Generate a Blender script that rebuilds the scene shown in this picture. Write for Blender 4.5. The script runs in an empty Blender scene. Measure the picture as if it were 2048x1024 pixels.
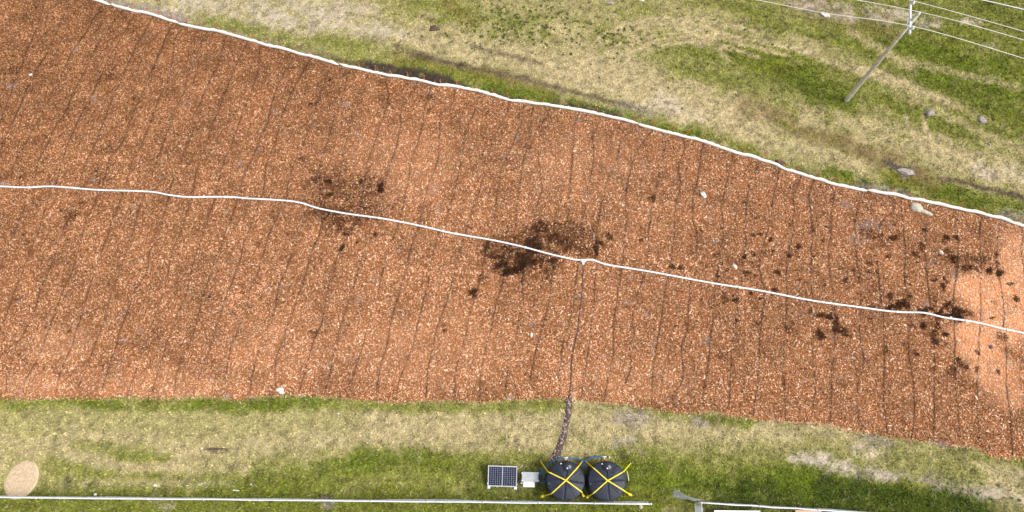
import bpy, bmesh, math, random
import numpy as np
from mathutils import Vector, Matrix, noise as mnoise

rng = np.random.default_rng(7)
random.seed(7)
scene = bpy.context.scene
COL = scene.collection

# ------------------------------------------------------------------ camera
FPX = 1366.0                     # focal length in pixels of a 2048 px wide picture (24 mm)
TILT = math.atan(490.0 / FPX)    # the drone looks almost straight down
H = 41.0                         # flying height in metres
cam = bpy.data.cameras.new('camera'); cam_o = bpy.data.objects.new('camera', cam)
COL.objects.link(cam_o); scene.camera = cam_o
cam.sensor_width = 36.0; cam.lens = 36.0 * FPX / 2048.0
cam.clip_start = 0.5; cam.clip_end = 5000.0
cam_o.location = (0, 0, H); cam_o.rotation_euler = (TILT, 0, 0)

# ------------------------------------------------------------------ sky and sun (bright overcast)
SUN_EL, SUN_AZ = math.radians(56), math.radians(105)     # azimuth from +Y towards +X
world = bpy.data.worlds.new('World'); scene.world = world; world.use_nodes = True
wn = world.node_tree.nodes; wl = world.node_tree.links
sky = wn.new('ShaderNodeTexSky'); sky.sky_type = 'NISHITA'; sky.sun_disc = False
sky.sun_elevation = SUN_EL; sky.sun_rotation = SUN_AZ
sky.air_density = 1.0; sky.dust_density = 4.0; sky.ozone_density = 0.6
hs = wn.new('ShaderNodeHueSaturation'); hs.inputs['Saturation'].default_value = 0.35
wl.new(sky.outputs[0], hs.inputs['Color']); wl.new(hs.outputs[0], wn['Background'].inputs['Color'])
wn['Background'].inputs['Strength'].default_value = 0.11
sun = bpy.data.lights.new('sun', 'SUN'); sun.energy = 1.5; sun.angle = math.radians(18); sun.color = (1.0, 0.96, 0.9)
sun_o = bpy.data.objects.new('sun', sun); COL.objects.link(sun_o)
d = Vector((math.sin(SUN_AZ) * math.cos(SUN_EL), math.cos(SUN_AZ) * math.cos(SUN_EL), math.sin(SUN_EL)))
sun_o.rotation_euler = d.to_track_quat('Z', 'Y').to_euler(); sun_o.location = (0, 0, 60)
vs = scene.view_settings
vs.view_transform = 'Standard'; vs.look = 'None'; vs.gamma = 1.0; vs.use_curve_mapping = False
vs.exposure = 0.75

# ------------------------------------------------------------------ helpers
CT, ST = math.cos(TILT), math.sin(TILT)
def G(u, v, z=0.0):
    """survey point: photograph pixel -> metres on the level plane at height z"""
    yu = 512.0 - v
    s = (H - z) / (FPX * CT - yu * ST)
    return ((u - 1024.0) * s, (yu * CT + FPX * ST) * s)
def G3(u, v, z=0.0):
    x, y = G(u, v, z); return Vector((x, y, z))
def world_path(px, z=0.0): return np.array([G(u, v, z) for u, v in px])
def catmull(P, step):
    P = np.asarray(P, float)
    if len(P) < 3:
        n = max(2, int(np.linalg.norm(P[-1] - P[0]) / step) + 1)
        return P[0] + (P[-1] - P[0]) * np.linspace(0, 1, n)[:, None]
    E = np.vstack([2 * P[0] - P[1], P, 2 * P[-1] - P[-2]]); out = []
    for i in range(1, len(E) - 2):
        a, b, c, e = E[i - 1], E[i], E[i + 1], E[i + 2]
        n = max(1, int(round(np.linalg.norm(c - b) / step)))
        t = (np.arange(n) / n)[:, None]
        out.append(0.5 * (2 * b + (c - a) * t + (2 * a - 5 * b + 4 * c - e) * t**2 + (3 * b - a - 3 * c + e) * t**3))
    out.append(P[-1:]); return np.vstack(out)
_grids = {}
def vnoise(x, y, seed):
    g = _grids.get(seed)
    if g is None: g = _grids[seed] = np.random.default_rng(seed).random((256, 256)).astype(np.float32)
    xi = np.floor(x).astype(int); yi = np.floor(y).astype(int); fx = x - xi; fy = y - yi
    fx = fx * fx * (3 - 2 * fx); fy = fy * fy * (3 - 2 * fy)
    a = g[xi & 255, yi & 255]; b = g[(xi + 1) & 255, yi & 255]; c = g[xi & 255, (yi + 1) & 255]; e = g[(xi + 1) & 255, (yi + 1) & 255]
    return (a * (1 - fx) + b * fx) * (1 - fy) + (c * (1 - fx) + e * fx) * fy
def fbm(x, y, size, octv=4, seed=1):
    s = 0; a = 1.0; t = 0
    for k in range(octv):
        f = 2.03**k / size
        s = s + a * vnoise(x * f + 17.3 * k, y * f - 9.1 * k, seed * 31 + k); t += a; a *= 0.55
    return s / t
def sstep(a, b, x):
    t = np.clip((x - a) / (b - a), 0, 1); return t * t * (3 - 2 * t)
def dist_path(x, y, P):
    best = np.full(x.shape, 1e9)
    for (ax, ay), (bx, by) in zip(P[:-1], P[1:]):
        dx, dy = bx - ax, by - ay; L = dx * dx + dy * dy + 1e-12
        t = np.clip(((x - ax) * dx + (y - ay) * dy) / L, 0, 1)
        best = np.minimum(best, (x - ax - t * dx)**2 + (y - ay - t * dy)**2)
    return np.sqrt(best)
def inside(x, y, P):
    r = np.zeros(x.shape, bool); n = len(P)
    for i in range(n):
        ax, ay = P[i]; bx, by = P[(i + 1) % n]
        if ay == by: continue
        c = ((ay > y) != (by > y)) & (x < (bx - ax) * (y - ay) / (by - ay) + ax); r ^= c
    return r
ORD1 = 'zeroth first second third fourth fifth sixth seventh eighth ninth tenth eleventh twelfth thirteenth fourteenth fifteenth sixteenth seventeenth eighteenth nineteenth'.split()
def ordinal(n):
    if n < 20: return ORD1[n]
    t = {2: 'twent', 3: 'thirt', 4: 'fort', 5: 'fift', 6: 'sixt'}[n // 10]
    return t + 'ieth' if n % 10 == 0 else t + 'y-' + ORD1[n % 10]

# -------------------------------------------------- materials
def mat(name, rgb, rough=0.8, var=0.25, scale=8.0, metal=0.0, bump=0.0, bscale=None, rgb2=None, attr=None, detail=6.0, spec=0.3):
    m = bpy.data.materials.new(name); m.use_nodes = True
    n = m.node_tree.nodes; l = m.node_tree.links; p = n['Principled BSDF']
    p.inputs['Roughness'].default_value = rough; p.inputs['Metallic'].default_value = metal
    p.inputs['Specular IOR Level'].default_value = spec
    tc = n.new('ShaderNodeNewGeometry')
    nz = n.new('ShaderNodeTexNoise'); nz.inputs['Scale'].default_value = scale; nz.inputs['Detail'].default_value = detail
    nz.inputs['Roughness'].default_value = 0.7
    l.new(tc.outputs['Position'], nz.inputs['Vector'])
    if attr:
        a = n.new('ShaderNodeAttribute'); a.attribute_name = attr
        mr = n.new('ShaderNodeMapRange'); mr.inputs[1].default_value = 0.25; mr.inputs[2].default_value = 0.75
        mr.inputs[3].default_value = 1 - var; mr.inputs[4].default_value = 1 + var
        l.new(nz.outputs['Fac'], mr.inputs[0])
        mx = n.new('ShaderNodeVectorMath'); mx.operation = 'SCALE'
        l.new(a.outputs['Color'], mx.inputs[0]); l.new(mr.outputs[0], mx.inputs['Scale'])
        l.new(mx.outputs[0], p.inputs['Base Color'])
    else:
        cr = n.new('ShaderNodeValToRGB')
        c2 = rgb2 or tuple(min(1, c * (1 + var)) for c in rgb); c1 = tuple(c * (1 - var) for c in rgb)
        cr.color_ramp.elements[0].position = 0.3; cr.color_ramp.elements[1].position = 0.7
        cr.color_ramp.elements[0].color = (*c1, 1); cr.color_ramp.elements[1].color = (*c2, 1)
        l.new(nz.outputs['Fac'], cr.inputs[0]); l.new(cr.outputs[0], p.inputs['Base Color'])
    if bump:
        n2 = n.new('ShaderNodeTexNoise'); n2.inputs['Scale'].default_value = bscale or scale * 3; n2.inputs['Detail'].default_value = 5
        l.new(tc.outputs['Position'], n2.inputs['Vector'])
        b = n.new('ShaderNodeBump'); b.inputs['Strength'].default_value = bump; b.inputs['Distance'].default_value = 0.05
        l.new(n2.outputs['Fac'], b.inputs['Height']); l.new(b.outputs[0], p.inputs['Normal'])
    return m
M = dict(
    ground=mat('meadow_ground', (0, 0, 0), 0.95, 0.6, 13.0, attr='tint', bump=0.7, bscale=18, spec=0.1, detail=3.0),
    grass=mat('grass_blades', (0, 0, 0), 0.8, 0.25, 5.0, attr='tint', spec=0.15),
    bed=mat('damp_mulch', (0, 0, 0), 0.9, 0.5, 14.0, attr='tint', bump=0.6, bscale=25, spec=0.03),
    chip=mat('wood_chip', (0, 0, 0), 0.9, 0.2, 30.0, attr='tint', spec=0.05),
    pvc=mat('white_pvc', (0.80, 0.80, 0.80), 0.4, 0.06, 3.0),
    pvc_dirty=mat('purple_grey_pipe', (0.10, 0.065, 0.07), 0.6, 0.3, 4.0),
    sock=mat('white_sock_fabric', (0.80, 0.76, 0.70), 0.9, 0.1, 3.0, bump=0.5, bscale=10),
    drip=mat('black_drip_tube', (0.035, 0.022, 0.022), 0.6, 0.4, 6.0),
    stake=mat('stake_wood', (0.50, 0.33, 0.20), 0.8, 0.25, 20.0),
    paint=mat('red_marking_paint', (0.72, 0.10, 0.06), 0.6, 0.25, 12.0),
    poly=mat('black_tank_plastic', (0.022, 0.027, 0.044), 0.5, 0.45, 2.5, spec=0.3, bump=0.1, bscale=40),
    polyl=mat('black_lid_plastic', (0.020, 0.024, 0.034), 0.35, 0.2, 5.0, spec=0.5),
    strap=mat('yellow_webbing', (0.82, 0.66, 0.03), 0.6, 0.12, 25.0),
    hose=mat('blue_hose', (0.015, 0.16, 0.46), 0.35, 0.15, 6.0, spec=0.5),
    red=mat('red_valve', (0.28, 0.035, 0.03), 0.5, 0.2, 12.0),
    alu=mat('aluminium', (0.70, 0.71, 0.73), 0.4, 0.08, 6.0, metal=0.3),
    galv=mat('galvanised_wire', (0.62, 0.64, 0.69), 0.45, 0.1, 6.0, metal=0.2),
    cabinet=mat('grey_cabinet_paint', (0.40, 0.42, 0.44), 0.5, 0.2, 7.0),
    white=mat('white_paint', (0.80, 0.80, 0.79), 0.5, 0.05, 4.0),
    cell=mat('solar_cell', (0.006, 0.010, 0.045), 0.25, 0.3, 9.0, spec=0.25),
    cable=mat('black_cable', (0.02, 0.02, 0.025), 0.5, 0.2, 9.0),
    pole=mat('weathered_pole', (0.60, 0.58, 0.46), 0.85, 0.35, 5.0, bump=0.3, bscale=12),
    arm=mat('painted_steel_arm', (0.74, 0.76, 0.82), 0.5, 0.06, 5.0),
    wire=mat('bare_conductor', (0.75, 0.73, 0.70), 0.5, 0.06, 5.0),
    wire_dark=mat('dark_conductor', (0.06, 0.05, 0.04), 0.6, 0.2, 5.0),
    porcelain=mat('porcelain', (0.75, 0.75, 0.76), 0.25, 0.05, 5.0, spec=0.5),
    stone=mat('pale_stone', (0.50, 0.46, 0.36), 0.9, 0.25, 9.0, bump=0.5, bscale=18),
    stonew=mat('white_stone', (0.68, 0.65, 0.58), 0.9, 0.15, 9.0, bump=0.4, bscale=18),
    stoneg=mat('grey_rubble', (0.34, 0.30, 0.28), 0.95, 0.4, 9.0, bump=0.6, bscale=14),
    soil=mat('turned_soil', (0.10, 0.07, 0.06), 0.95, 0.5, 12.0, bump=0.7, bscale=18),
    clod=mat('soil_clod', (0.40, 0.31, 0.27), 0.95, 0.5, 9.0, bump=0.5, bscale=30),
    sand=mat('bare_sand', (0.54, 0.41, 0.27), 0.95, 0.3, 8.0, bump=0.3, bscale=25, detail=9),
    pinkwood=mat('raw_pink_timber', (0.62, 0.40, 0.29), 0.8, 0.15, 9.0),
    plastic_blue=mat('violet_plastic', (0.05, 0.04, 0.09), 0.5, 0.2, 9.0),
    yellow=mat('yellow_scrap', (0.7, 0.6, 0.05), 0.6, 0.1, 9.0),
)

# -------------------------------------------------- object helpers
def link(o, parent=None):
    COL.objects.link(o)
    if parent: o.parent = parent
    return o
def tag(o, label=None, cat=None, group=None, kind=None):
    if label: o['label'] = label
    if cat: o['category'] = cat
    if group: o['group'] = group
    if kind: o['kind'] = kind
    return o
def empty(name, loc=(0, 0, 0)):
    o = bpy.data.objects.new(name, None); o.location = loc; o.empty_display_size = 0.2; return link(o)
def np_mesh(name, V, F, material, colors=None, parent=None, smooth=False):
    V = np.ascontiguousarray(V, np.float32); F = np.ascontiguousarray(F, np.int32); n, k = F.shape
    me = bpy.data.meshes.new(name)
    me.vertices.add(len(V)); me.vertices.foreach_set('co', V.ravel())
    me.loops.add(n * k); me.loops.foreach_set('vertex_index', F.ravel())
    me.polygons.add(n); me.polygons.foreach_set('loop_start', np.arange(0, n * k, k, dtype=np.int32))
    me.polygons.foreach_set('use_smooth', np.full(n, smooth))
    if colors is not None:
        a = me.attributes.new('tint', 'FLOAT_COLOR', 'POINT')
        c = np.ones((len(V), 4), np.float32); c[:, :3] = colors; a.data.foreach_set('color', c.ravel())
    me.materials.append(material); me.update(calc_edges=True)
    return link(bpy.data.objects.new(name, me), parent)
class MB:
    def __init__(s): s.V = []; s.F = []
    def add(s, V, F):
        b = len(s.V); s.V += [tuple(v) for v in V]; s.F += [tuple(i + b for i in f) for f in F]; return s
    def box(s, c, size, rz=0.0, mtx=None):
        x, y, z = (k / 2 for k in size)
        R = mtx if mtx is not None else Matrix.Rotation(rz, 3, 'Z'); c = Vector(c)
        P = [c + R @ Vector((i, j, k)) for k in (-z, z) for j in (-y, y) for i in (-x, x)]
        return s.add(P, [(0, 2, 3, 1), (4, 5, 7, 6), (0, 1, 5, 4), (2, 6, 7, 3), (0, 4, 6, 2), (1, 3, 7, 5)])
    def tube(s, pts, r, n=6, cap=True):
        P = [Vector(p) for p in pts]; m = len(P)
        rs = [r] * m if not hasattr(r, '__len__') else r
        V = []; up = Vector((0, 0, 1))
        for i in range(m):
            t = (P[min(i + 1, m - 1)] - P[max(i - 1, 0)]).normalized()
            ref = up if abs(t.z) < 0.95 else Vector((0, 1, 0))
            a = t.cross(ref).normalized(); b = a.cross(t)
            V += [P[i] + (a * math.cos(2 * math.pi * k / n) + b * math.sin(2 * math.pi * k / n)) * rs[i] for k in range(n)]
        F = [(i * n + k, i * n + (k + 1) % n, (i + 1) * n + (k + 1) % n, (i + 1) * n + k) for i in range(m - 1) for k in range(n)]
        if cap: F += [tuple(range(n))[::-1], tuple((m - 1) * n + k for k in range(n))]
        return s.add(V, F)
    def lathe(s, prof, c=(0, 0, 0), n=24, f=None):
        V = []; m = len(prof)
        for i, (r, z) in enumerate(prof):
            for k in range(n):
                a = 2 * math.pi * k / n; dz = f(r, z, a) if f else 0
                V.append((c[0] + r * math.cos(a), c[1] + r * math.sin(a), c[2] + z + dz))
        F = [(i * n + k, i * n + (k + 1) % n, (i + 1) * n + (k + 1) % n, (i + 1) * n + k) for i in range(m - 1) for k in range(n)]
        F += [tuple(range(n))[::-1], tuple((m - 1) * n + k for k in range(n))]
        return s.add(V, F)
    def build(s, name, material, parent=None, smooth=False):
        me = bpy.data.meshes.new(name); me.from_pydata(s.V, [], s.F)
        if smooth: me.polygons.foreach_set('use_smooth', np.full(len(me.polygons), True))
        me.materials.append(material); me.update()
        return link(bpy.data.objects.new(name, me), parent)

# ------------------------------------------------------------------ survey lines
SOCK_PX = [(-40, -66), (40, -42), (120, -20), (180, -3), (222, 10), (260, 22), (300, 30), (357, 47), (400, 57), (440, 64), (500, 80), (540, 92), (600, 107), (650, 121), (678, 130),
           (720, 140), (780, 153), (830, 161), (880, 172), (920, 177), (960, 185), (1000, 197), (1050, 206), (1100, 212), (1160, 224), (1200, 231), (1240, 240), (1275, 249),
           (1330, 263), (1370, 273), (1420, 288), (1480, 308), (1540, 325), (1560, 333), (1600, 347), (1660, 366), (1733, 382), (1800, 394), (1840, 403), (1880, 411), (1930, 422),
           (1960, 428), (2000, 439), (2048, 455), (2110, 478), (2200, 515)]
EDGE_PX = [(-160, 800), (-80, 797), (0, 797), (50, 800), (110, 795), (180, 799), (250, 794), (330, 798), (400, 794), (480, 801), (520, 795), (560, 789), (640, 792), (700, 797), (790, 806), (850, 801), (910, 803),
           (970, 806), (1010, 799), (1060, 798), (1135, 798), (1200, 805), (1260, 810), (1310, 818), (1360, 827), (1420, 824), (1480, 835), (1550, 842), (1600, 846), (1660, 850), (1700, 862), (1750, 868),
           (1800, 878), (1850, 882), (1890, 893), (1930, 890), (1960, 900), (1985, 915), (2020, 918), (2060, 914), (2120, 925), (2250, 940)]
sock_w = catmull(world_path(SOCK_PX), 0.35)
edge_w = catmull(world_path(EDGE_PX), 0.35)
BED = np.vstack([world_path(SOCK_PX), [[48, 14]], world_path(EDGE_PX)[::-1], [[-52, 8], [-52, 42]]])

# ------------------------------------------------------------------ ground cover colours (true colours of plants, sand and soil)
DRY = np.array((0.39, 0.345, 0.145)); STRAW = np.array((0.53, 0.43, 0.235)); GREEN = np.array((0.20, 0.225, 0.026)); LUSH = np.array((0.135, 0.185, 0.013))
DEEP = np.array((0.05, 0.078, 0.010)); SAND = np.array((0.60, 0.50, 0.40)); GREY = np.array((0.33, 0.275, 0.25)); SOIL = np.array((0.065, 0.045, 0.038)); GOLD = np.array((0.20, 0.165, 0.03))
BROWN = np.array((0.27, 0.185, 0.09)); RUT = np.array((0.15, 0.105, 0.07)); OLIVE = np.array((0.30, 0.295, 0.08))
def S(c, w, k, *pts): return (c, world_path(pts), w, k)
STROKES = [
  # ---- upper meadow, left
  S(STRAW, 3.2, .6, (250, -10), (450, 15), (650, 40), (800, 60)), S(SAND, 1.6, .55, (330, 0), (420, 20), (520, 28), (600, 40)), S(SAND, 1.3, .6, (640, 45), (760, 60), (830, 75)),
  S(SAND, 1.2, .5, (590, 5), (660, 20), (740, 15)), S(SAND, .8, .5, (520, 10), (570, 40)),
  S(GREY, .45, .75, (215, 0), (300, 20), (400, 48), (500, 70), (580, 92), (650, 108)), S(OLIVE, .9, .7, (400, 42), (480, 58), (560, 72)), S(OLIVE, 1.0, .8, (560, 80), (650, 100), (720, 118)),
  S(OLIVE, 1.3, .6, (660, 80), (740, 95), (800, 105)), S(GREEN, .5, .6, (640, 76), (700, 88), (740, 92)), S(GREEN, .4, .6, (420, 44), (520, 66)),
  S(OLIVE, 2.4, .75, (830, 25), (930, 35), (1020, 55), (1110, 80)), S(GREEN, 1.2, .5, (840, 10), (900, 60), (960, 75), (1080, 85)), S(GOLD, .8, .7, (890, 0), (915, 25), (935, 45)),
  S(GOLD, .7, .4, (880, 60), (930, 75)), S(OLIVE, 2.0, .7, (1010, 5), (1130, 20), (1250, 45)), S(GREEN, .8, .45, (1000, 20), (1080, 40), (1150, 25), (1200, 35)),
  S(OLIVE, 1.5, .6, (1120, 70), (1230, 80), (1330, 110)), S(GREEN, .8, .5, (1200, 85), (1245, 75)), S(STRAW, .9, .7, (1120, 55), (1170, 65)), S(STRAW, 1.2, .5, (850, 85), (1000, 100), (1120, 90)),
  S(STRAW, 2.6, .8, (840, 88), (960, 112), (1100, 140), (1280, 175), (1400, 210), (1500, 245)), S(STRAW, 2.0, .6, (1180, 130), (1300, 150), (1400, 180)), S(STRAW, 1.6, .55, (1000, -5), (1200, 25), (1350, 25)),
  # ---- along the sock
  S(OLIVE, 1.3, .8, (720, 125), (800, 140), (900, 150), (1000, 165)), S(GOLD, .9, .75, (790, 118), (880, 140), (960, 150), (1060, 168), (1100, 190)), S(GREEN, .7, .8, (800, 132), (880, 150), (950, 165), (1010, 175), (1080, 190), (1150, 205)),
  S(LUSH, .6, .85, (960, 180), (1020, 185), (1070, 195), (1150, 212), (1210, 225), (1270, 235)), S(SOIL, .55, 1, (740, 131), (790, 143), (840, 155), (890, 166), (920, 170)), S(SOIL, .3, .9, (770, 131), (830, 140), (900, 158)),
  S(SOIL, .3, .6, (660, 116), (720, 130)), S(SOIL, .3, .7, (985, 188), (1040, 198)), S(SOIL, .35, .7, (1110, 203), (1170, 216), (1240, 232)), S(SOIL, .3, .6, (1310, 255), (1420, 283)), S(SOIL, .3, .55, (1550, 323), (1640, 352)),
  S(OLIVE, 1.2, .8, (1280, 240), (1370, 262), (1450, 285), (1540, 310), (1640, 335)), S(GREEN, .6, .8, (1330, 255), (1400, 272), (1460, 292), (1530, 312)), S(GREEN, .8, .8, (1560, 318), (1640, 345), (1720, 362), (1780, 375)),
  S(LUSH, .45, .6, (1300, 250), (1390, 268)), S(LUSH, .5, .6, (1640, 335), (1690, 350), (1730, 365)), S(GREEN, .9, .8, (1780, 345), (1840, 370), (1900, 390), (1960, 400), (2048, 430)), S(LUSH, .6, .7, (1880, 385), (1930, 395), (1965, 402)),
  S(GOLD, .8, .7, (1760, 335), (1830, 360), (1860, 372)), S(GREY, .35, .8, (1720, 374), (1780, 384), (1830, 395)), S(GREY, .4, .6, (2010, 430), (2060, 445)),
  # ---- the wheel track and the dry swath beside it
  S(STRAW, 1.4, .75, (1050, 130), (1150, 155), (1280, 180), (1400, 215), (1500, 245)), S(STRAW, 1.8, .7, (1230, 150), (1330, 190), (1450, 220)), S(SAND, .8, .45, (1330, 190), (1350, 205)), S(SAND, .7, .4, (1300, 210), (1400, 235)),
  S(RUT, .24, .8, (790, 92), (850, 110), (900, 124), (960, 138), (1010, 150), (1080, 165)), S(SOIL, .2, .6, (810, 106), (880, 122), (930, 133)), S(RUT, .3, .6, (1010, 148), (1100, 170), (1180, 192), (1290, 222)), S(SOIL, .18, .45, (1090, 170), (1190, 195), (1240, 205)),
  S(RUT, .2, .7, (940, 90), (1020, 112), (1080, 128)), S(GREY, .6, .5, (1250, 212), (1300, 225)), S(STRAW, 1.6, .8, (1460, 250), (1580, 290), (1660, 305), (1720, 325)), S(BROWN, .8, .75, (1480, 212), (1580, 240), (1660, 275), (1750, 305), (1800, 325)), S(GOLD, .6, .5, (1560, 245), (1680, 290), (1780, 330)),
  S(BROWN, .6, .5, (1700, 290), (1770, 325), (1850, 350)), S(STRAW, 1.3, .85, (1620, 228), (1740, 255), (1850, 285), (1950, 315), (2060, 350)), S(STRAW, 1.2, .7, (1830, 300), (1930, 330), (2048, 370)), S(SAND, .7, .6, (1960, 340), (1985, 345), (2060, 355)),
  S(RUT, .25, .9, (1880, 355), (1950, 370), (2048, 395)), S(SOIL, .2, .45, (1940, 368), (2000, 385), (2060, 400)), S(GREY, .5, .7, (1785, 335), (1812, 345)), S(SOIL, .3, .7, (1770, 325), (1830, 350)), S(BROWN, .5, .5, (1830, 352), (1880, 365)),
  # ---- upper meadow, right
  S(OLIVE, 5.0, .75, (1400, 40), (1600, 90), (1800, 130), (2060, 190)), S(GREEN, 3.0, .5, (1520, 80), (1700, 130), (1900, 190), (2060, 230)), S(GREEN, 2.2, .6, (1650, 20), (1850, 70), (2060, 120)),
  S(OLIVE, 3.0, .6, (1300, 30), (1450, 60), (1600, 100), (1750, 150)), S(GREEN, 1.1, .5, (1440, 95), (1500, 112), (1560, 130)), S(GREEN, 1.8, .75, (1530, 122), (1580, 140), (1650, 175), (1700, 200)), S(LUSH, 1.0, .7, (1590, 150), (1640, 175), (1690, 195)), S(GREEN, 1.0, .6, (1380, 85), (1470, 110), (1560, 130)),
  S(GREEN, .7, .6, (1400, 45), (1500, 55), (1560, 65)), S(GREEN, .5, .5, (1450, 5), (1540, 30)), S(STRAW, .8, .5, (1330, 10), (1430, 35), (1540, 75), (1620, 95)), S(STRAW, .5, .5, (1240, 50), (1310, 40), (1400, 55), (1480, 80)),
  *[S(STRAW, .22, 1.0, (1205 + 14 * i, 92 + 11 * i), (1240 + 13 * i, 70 + 9 * i), (1290 + 11 * i, 52 + 9 * i), (1350 + 8 * i, 44 + 10 * i), (1420 + 5 * i, 52 + 12 * i), (1455 + 60 * ((i * 3) % 4), 66 + 13 * i + 9 * ((i * 3) % 4))) for i in range(-1, 5)], *[S(STRAW, .2, .9, (1600 + 40 * i, 105 + 14 * i), (1700 + 40 * i, 128 + 17 * i), (1800 + 40 * i, 160 + 18 * i), (1900 + 40 * i, 205 + 18 * i)) for i in range(4)], S(OLIVE, 1.0, .6, (1330, 120), (1420, 150), (1500, 175)), S(GREEN, .6, .5, (1340, 140), (1420, 155), (1480, 170)),
  S(GREEN, 2.4, .75, (1720, 70), (1850, 110), (1960, 150), (2080, 190)), S(LUSH, .8, .7, (1760, 85), (1830, 95), (1900, 115), (2000, 135)), S(LUSH, .9, .7, (1850, 135), (1920, 160), (2000, 180), (2060, 200)), S(STRAW, .5, .7, (1700, 60), (1780, 110), (1830, 140)),
  S(STRAW, .4, .6, (1770, 110), (1850, 130), (1950, 155), (2040, 175)), S(STRAW, .4, .6, (1750, 140), (1840, 175), (1900, 205), (1960, 235)), S(GREEN, 1.0, .7, (1780, 200), (1830, 220), (1880, 240), (1940, 270)), S(LUSH, .5, .6, (1840, 150), (1930, 190), (2030, 230)),
  S(STRAW, .7, .45, (1600, 90), (1700, 120), (1760, 150), (1830, 195)), S(STRAW, .5, .6, (1840, 200), (1920, 240), (2000, 280), (2060, 300)), S(GREEN, 1.0, .5, (1950, 230), (2060, 260)), S(GREEN, 3.0, .8, (1870, 10), (1960, 30), (2080, 60)), S(LUSH, 1.5, .4, (1980, 0), (2080, 30)),
  S(STRAW, .2, 1.1, (1812, 232), (1818, 250), (1830, 272), (1850, 290)), S(STRAW, .2, 1.1, (1846, 237), (1852, 262), (1868, 285), (1890, 300)), S(SAND, .9, .9, (1590, -5), (1630, 10), (1665, 20), (1700, 28)), S(SAND, .7, .9, (1745, 25), (1775, 38)), S(SAND, .6, .8, (1800, 30), (1835, 42), (1868, 48)), S(SAND, .35, .8, (1925, 42), (1955, 47)),
  S(BROWN, 1.2, .4, (1590, 10), (1700, 40), (1780, 60)), S(SAND, .3, .6, (1975, 88), (1985, 92)),
  # ---- lower strip
  S(STRAW, 2.2, .7, (-40, 870), (300, 870), (700, 865), (1000, 860), (1300, 850)), S(STRAW, 1.2, .5, (700, 860), (850, 850), (1000, 845), (1110, 850)), S(OLIVE, 1.0, .4, (0, 840), (200, 830), (400, 845), (700, 830)), S(GREEN, .45, .8, (-40, 805), (120, 803), (300, 805), (480, 810), (600, 803), (800, 815), (950, 815), (1130, 806)),
  S(LUSH, .35, .6, (150, 803), (230, 803)), S(LUSH, .4, .7, (380, 808), (480, 812), (600, 802), (640, 808)), S(GREEN, .4, .7, (1180, 812), (1220, 815), (1300, 825), (1400, 837), (1500, 847), (1600, 857), (1700, 875), (1800, 890), (1900, 905), (2060, 930)), S(LUSH, .3, .6, (1370, 833), (1450, 838), (1540, 848), (1640, 862)),
  S(GREEN, .5, .6, (150, 895), (210, 895), (330, 915)), S(GREEN, .8, .7, (100, 925), (200, 945), (350, 955), (450, 950)), S(GREEN, .4, .6, (240, 915), (330, 925)), S(STRAW, .35, .8, (110, 900), (180, 920), (240, 935), (350, 935), (500, 938), (620, 935)), S(STRAW, .22, .85, (335, 930), (360, 912), (385, 900)), S(STRAW, .3, .6, (140, 968), (300, 965), (380, 960)),
  S(SAND, .3, .5, (400, 965), (480, 968)), S(GREEN, 1.6, .8, (520, 970), (640, 955), (760, 945), (900, 955)), S(LUSH, .7, .6, (640, 935), (760, 925), (900, 930)), S(DEEP, .5, .4, (510, 955), (540, 958)), S(LUSH, .6, .6, (720, 930), (770, 930)), S(GREEN, 1.0, .7, (380, 985), (500, 985), (560, 985)),
  S(OLIVE, 1.2, .5, (700, 985), (850, 980), (960, 985)), S(GREEN, .7, .7, (930, 925), (1060, 925), (1100, 935)), S(DEEP, 1.4, .45, (960, 985), (1080, 990), (1260, 985)), S(GREEN, 2.5, .8, (1250, 960), (1400, 965), (1550, 970), (1700, 990), (1900, 1010)), S(LUSH, 1.0, .8, (1270, 940), (1400, 960), (1500, 965), (1620, 975)),
  S(DEEP, 1.0, .8, (1440, 990), (1520, 988), (1600, 998), (1700, 995)), S(DEEP, .5, .7, (1610, 870), (1618, 872)), S(DEEP, 1.0, .7, (1700, 1010), (1850, 1020), (2000, 1035)), S(LUSH, 1.2, .8, (1600, 960), (1700, 975), (1800, 990), (1950, 1015)), S(DEEP, .8, .8, (1660, 990), (1780, 990), (1840, 1000), (1950, 1020)), S(DEEP, 1.6, .55, (-60, 1030), (300, 1030), (700, 1030), (1100, 1035), (1300, 1040)), S(GREEN, 1.2, .7, (-40, 1015), (500, 1018), (1300, 1022)), S(DEEP, .3, .6, (1400, 1015), (1700, 1035)),
  S(STRAW, 1.0, .7, (1200, 840), (1320, 855), (1450, 870), (1560, 890)), S(GREY, .5, .6, (1240, 835), (1300, 840)), S(SAND, .35, .7, (1232, 888), (1262, 884)), S(SOIL, .3, .75, (1247, 914), (1248, 916)), S(GREY, .3, .7, (1395, 845), (1415, 850)), S(STRAW, 1.0, .8, (1540, 860), (1640, 870), (1760, 900), (1900, 935), (2060, 965)),
  S(OLIVE, .8, .6, (1500, 900), (1600, 905), (1700, 915)), S(SAND, .45, .9, (1590, 920), (1640, 925), (1680, 935), (1740, 945), (1785, 952)), S(SAND, .35, .8, (1650, 918), (1690, 928)), S(SAND, .4, .7, (1715, 900), (1770, 907)), S(SAND, .25, .9, (1770, 945), (1790, 958)), S(SAND, .3, .8, (1800, 943), (1822, 950)), S(SAND, .35, .7, (1845, 958), (1880, 965)),
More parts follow.
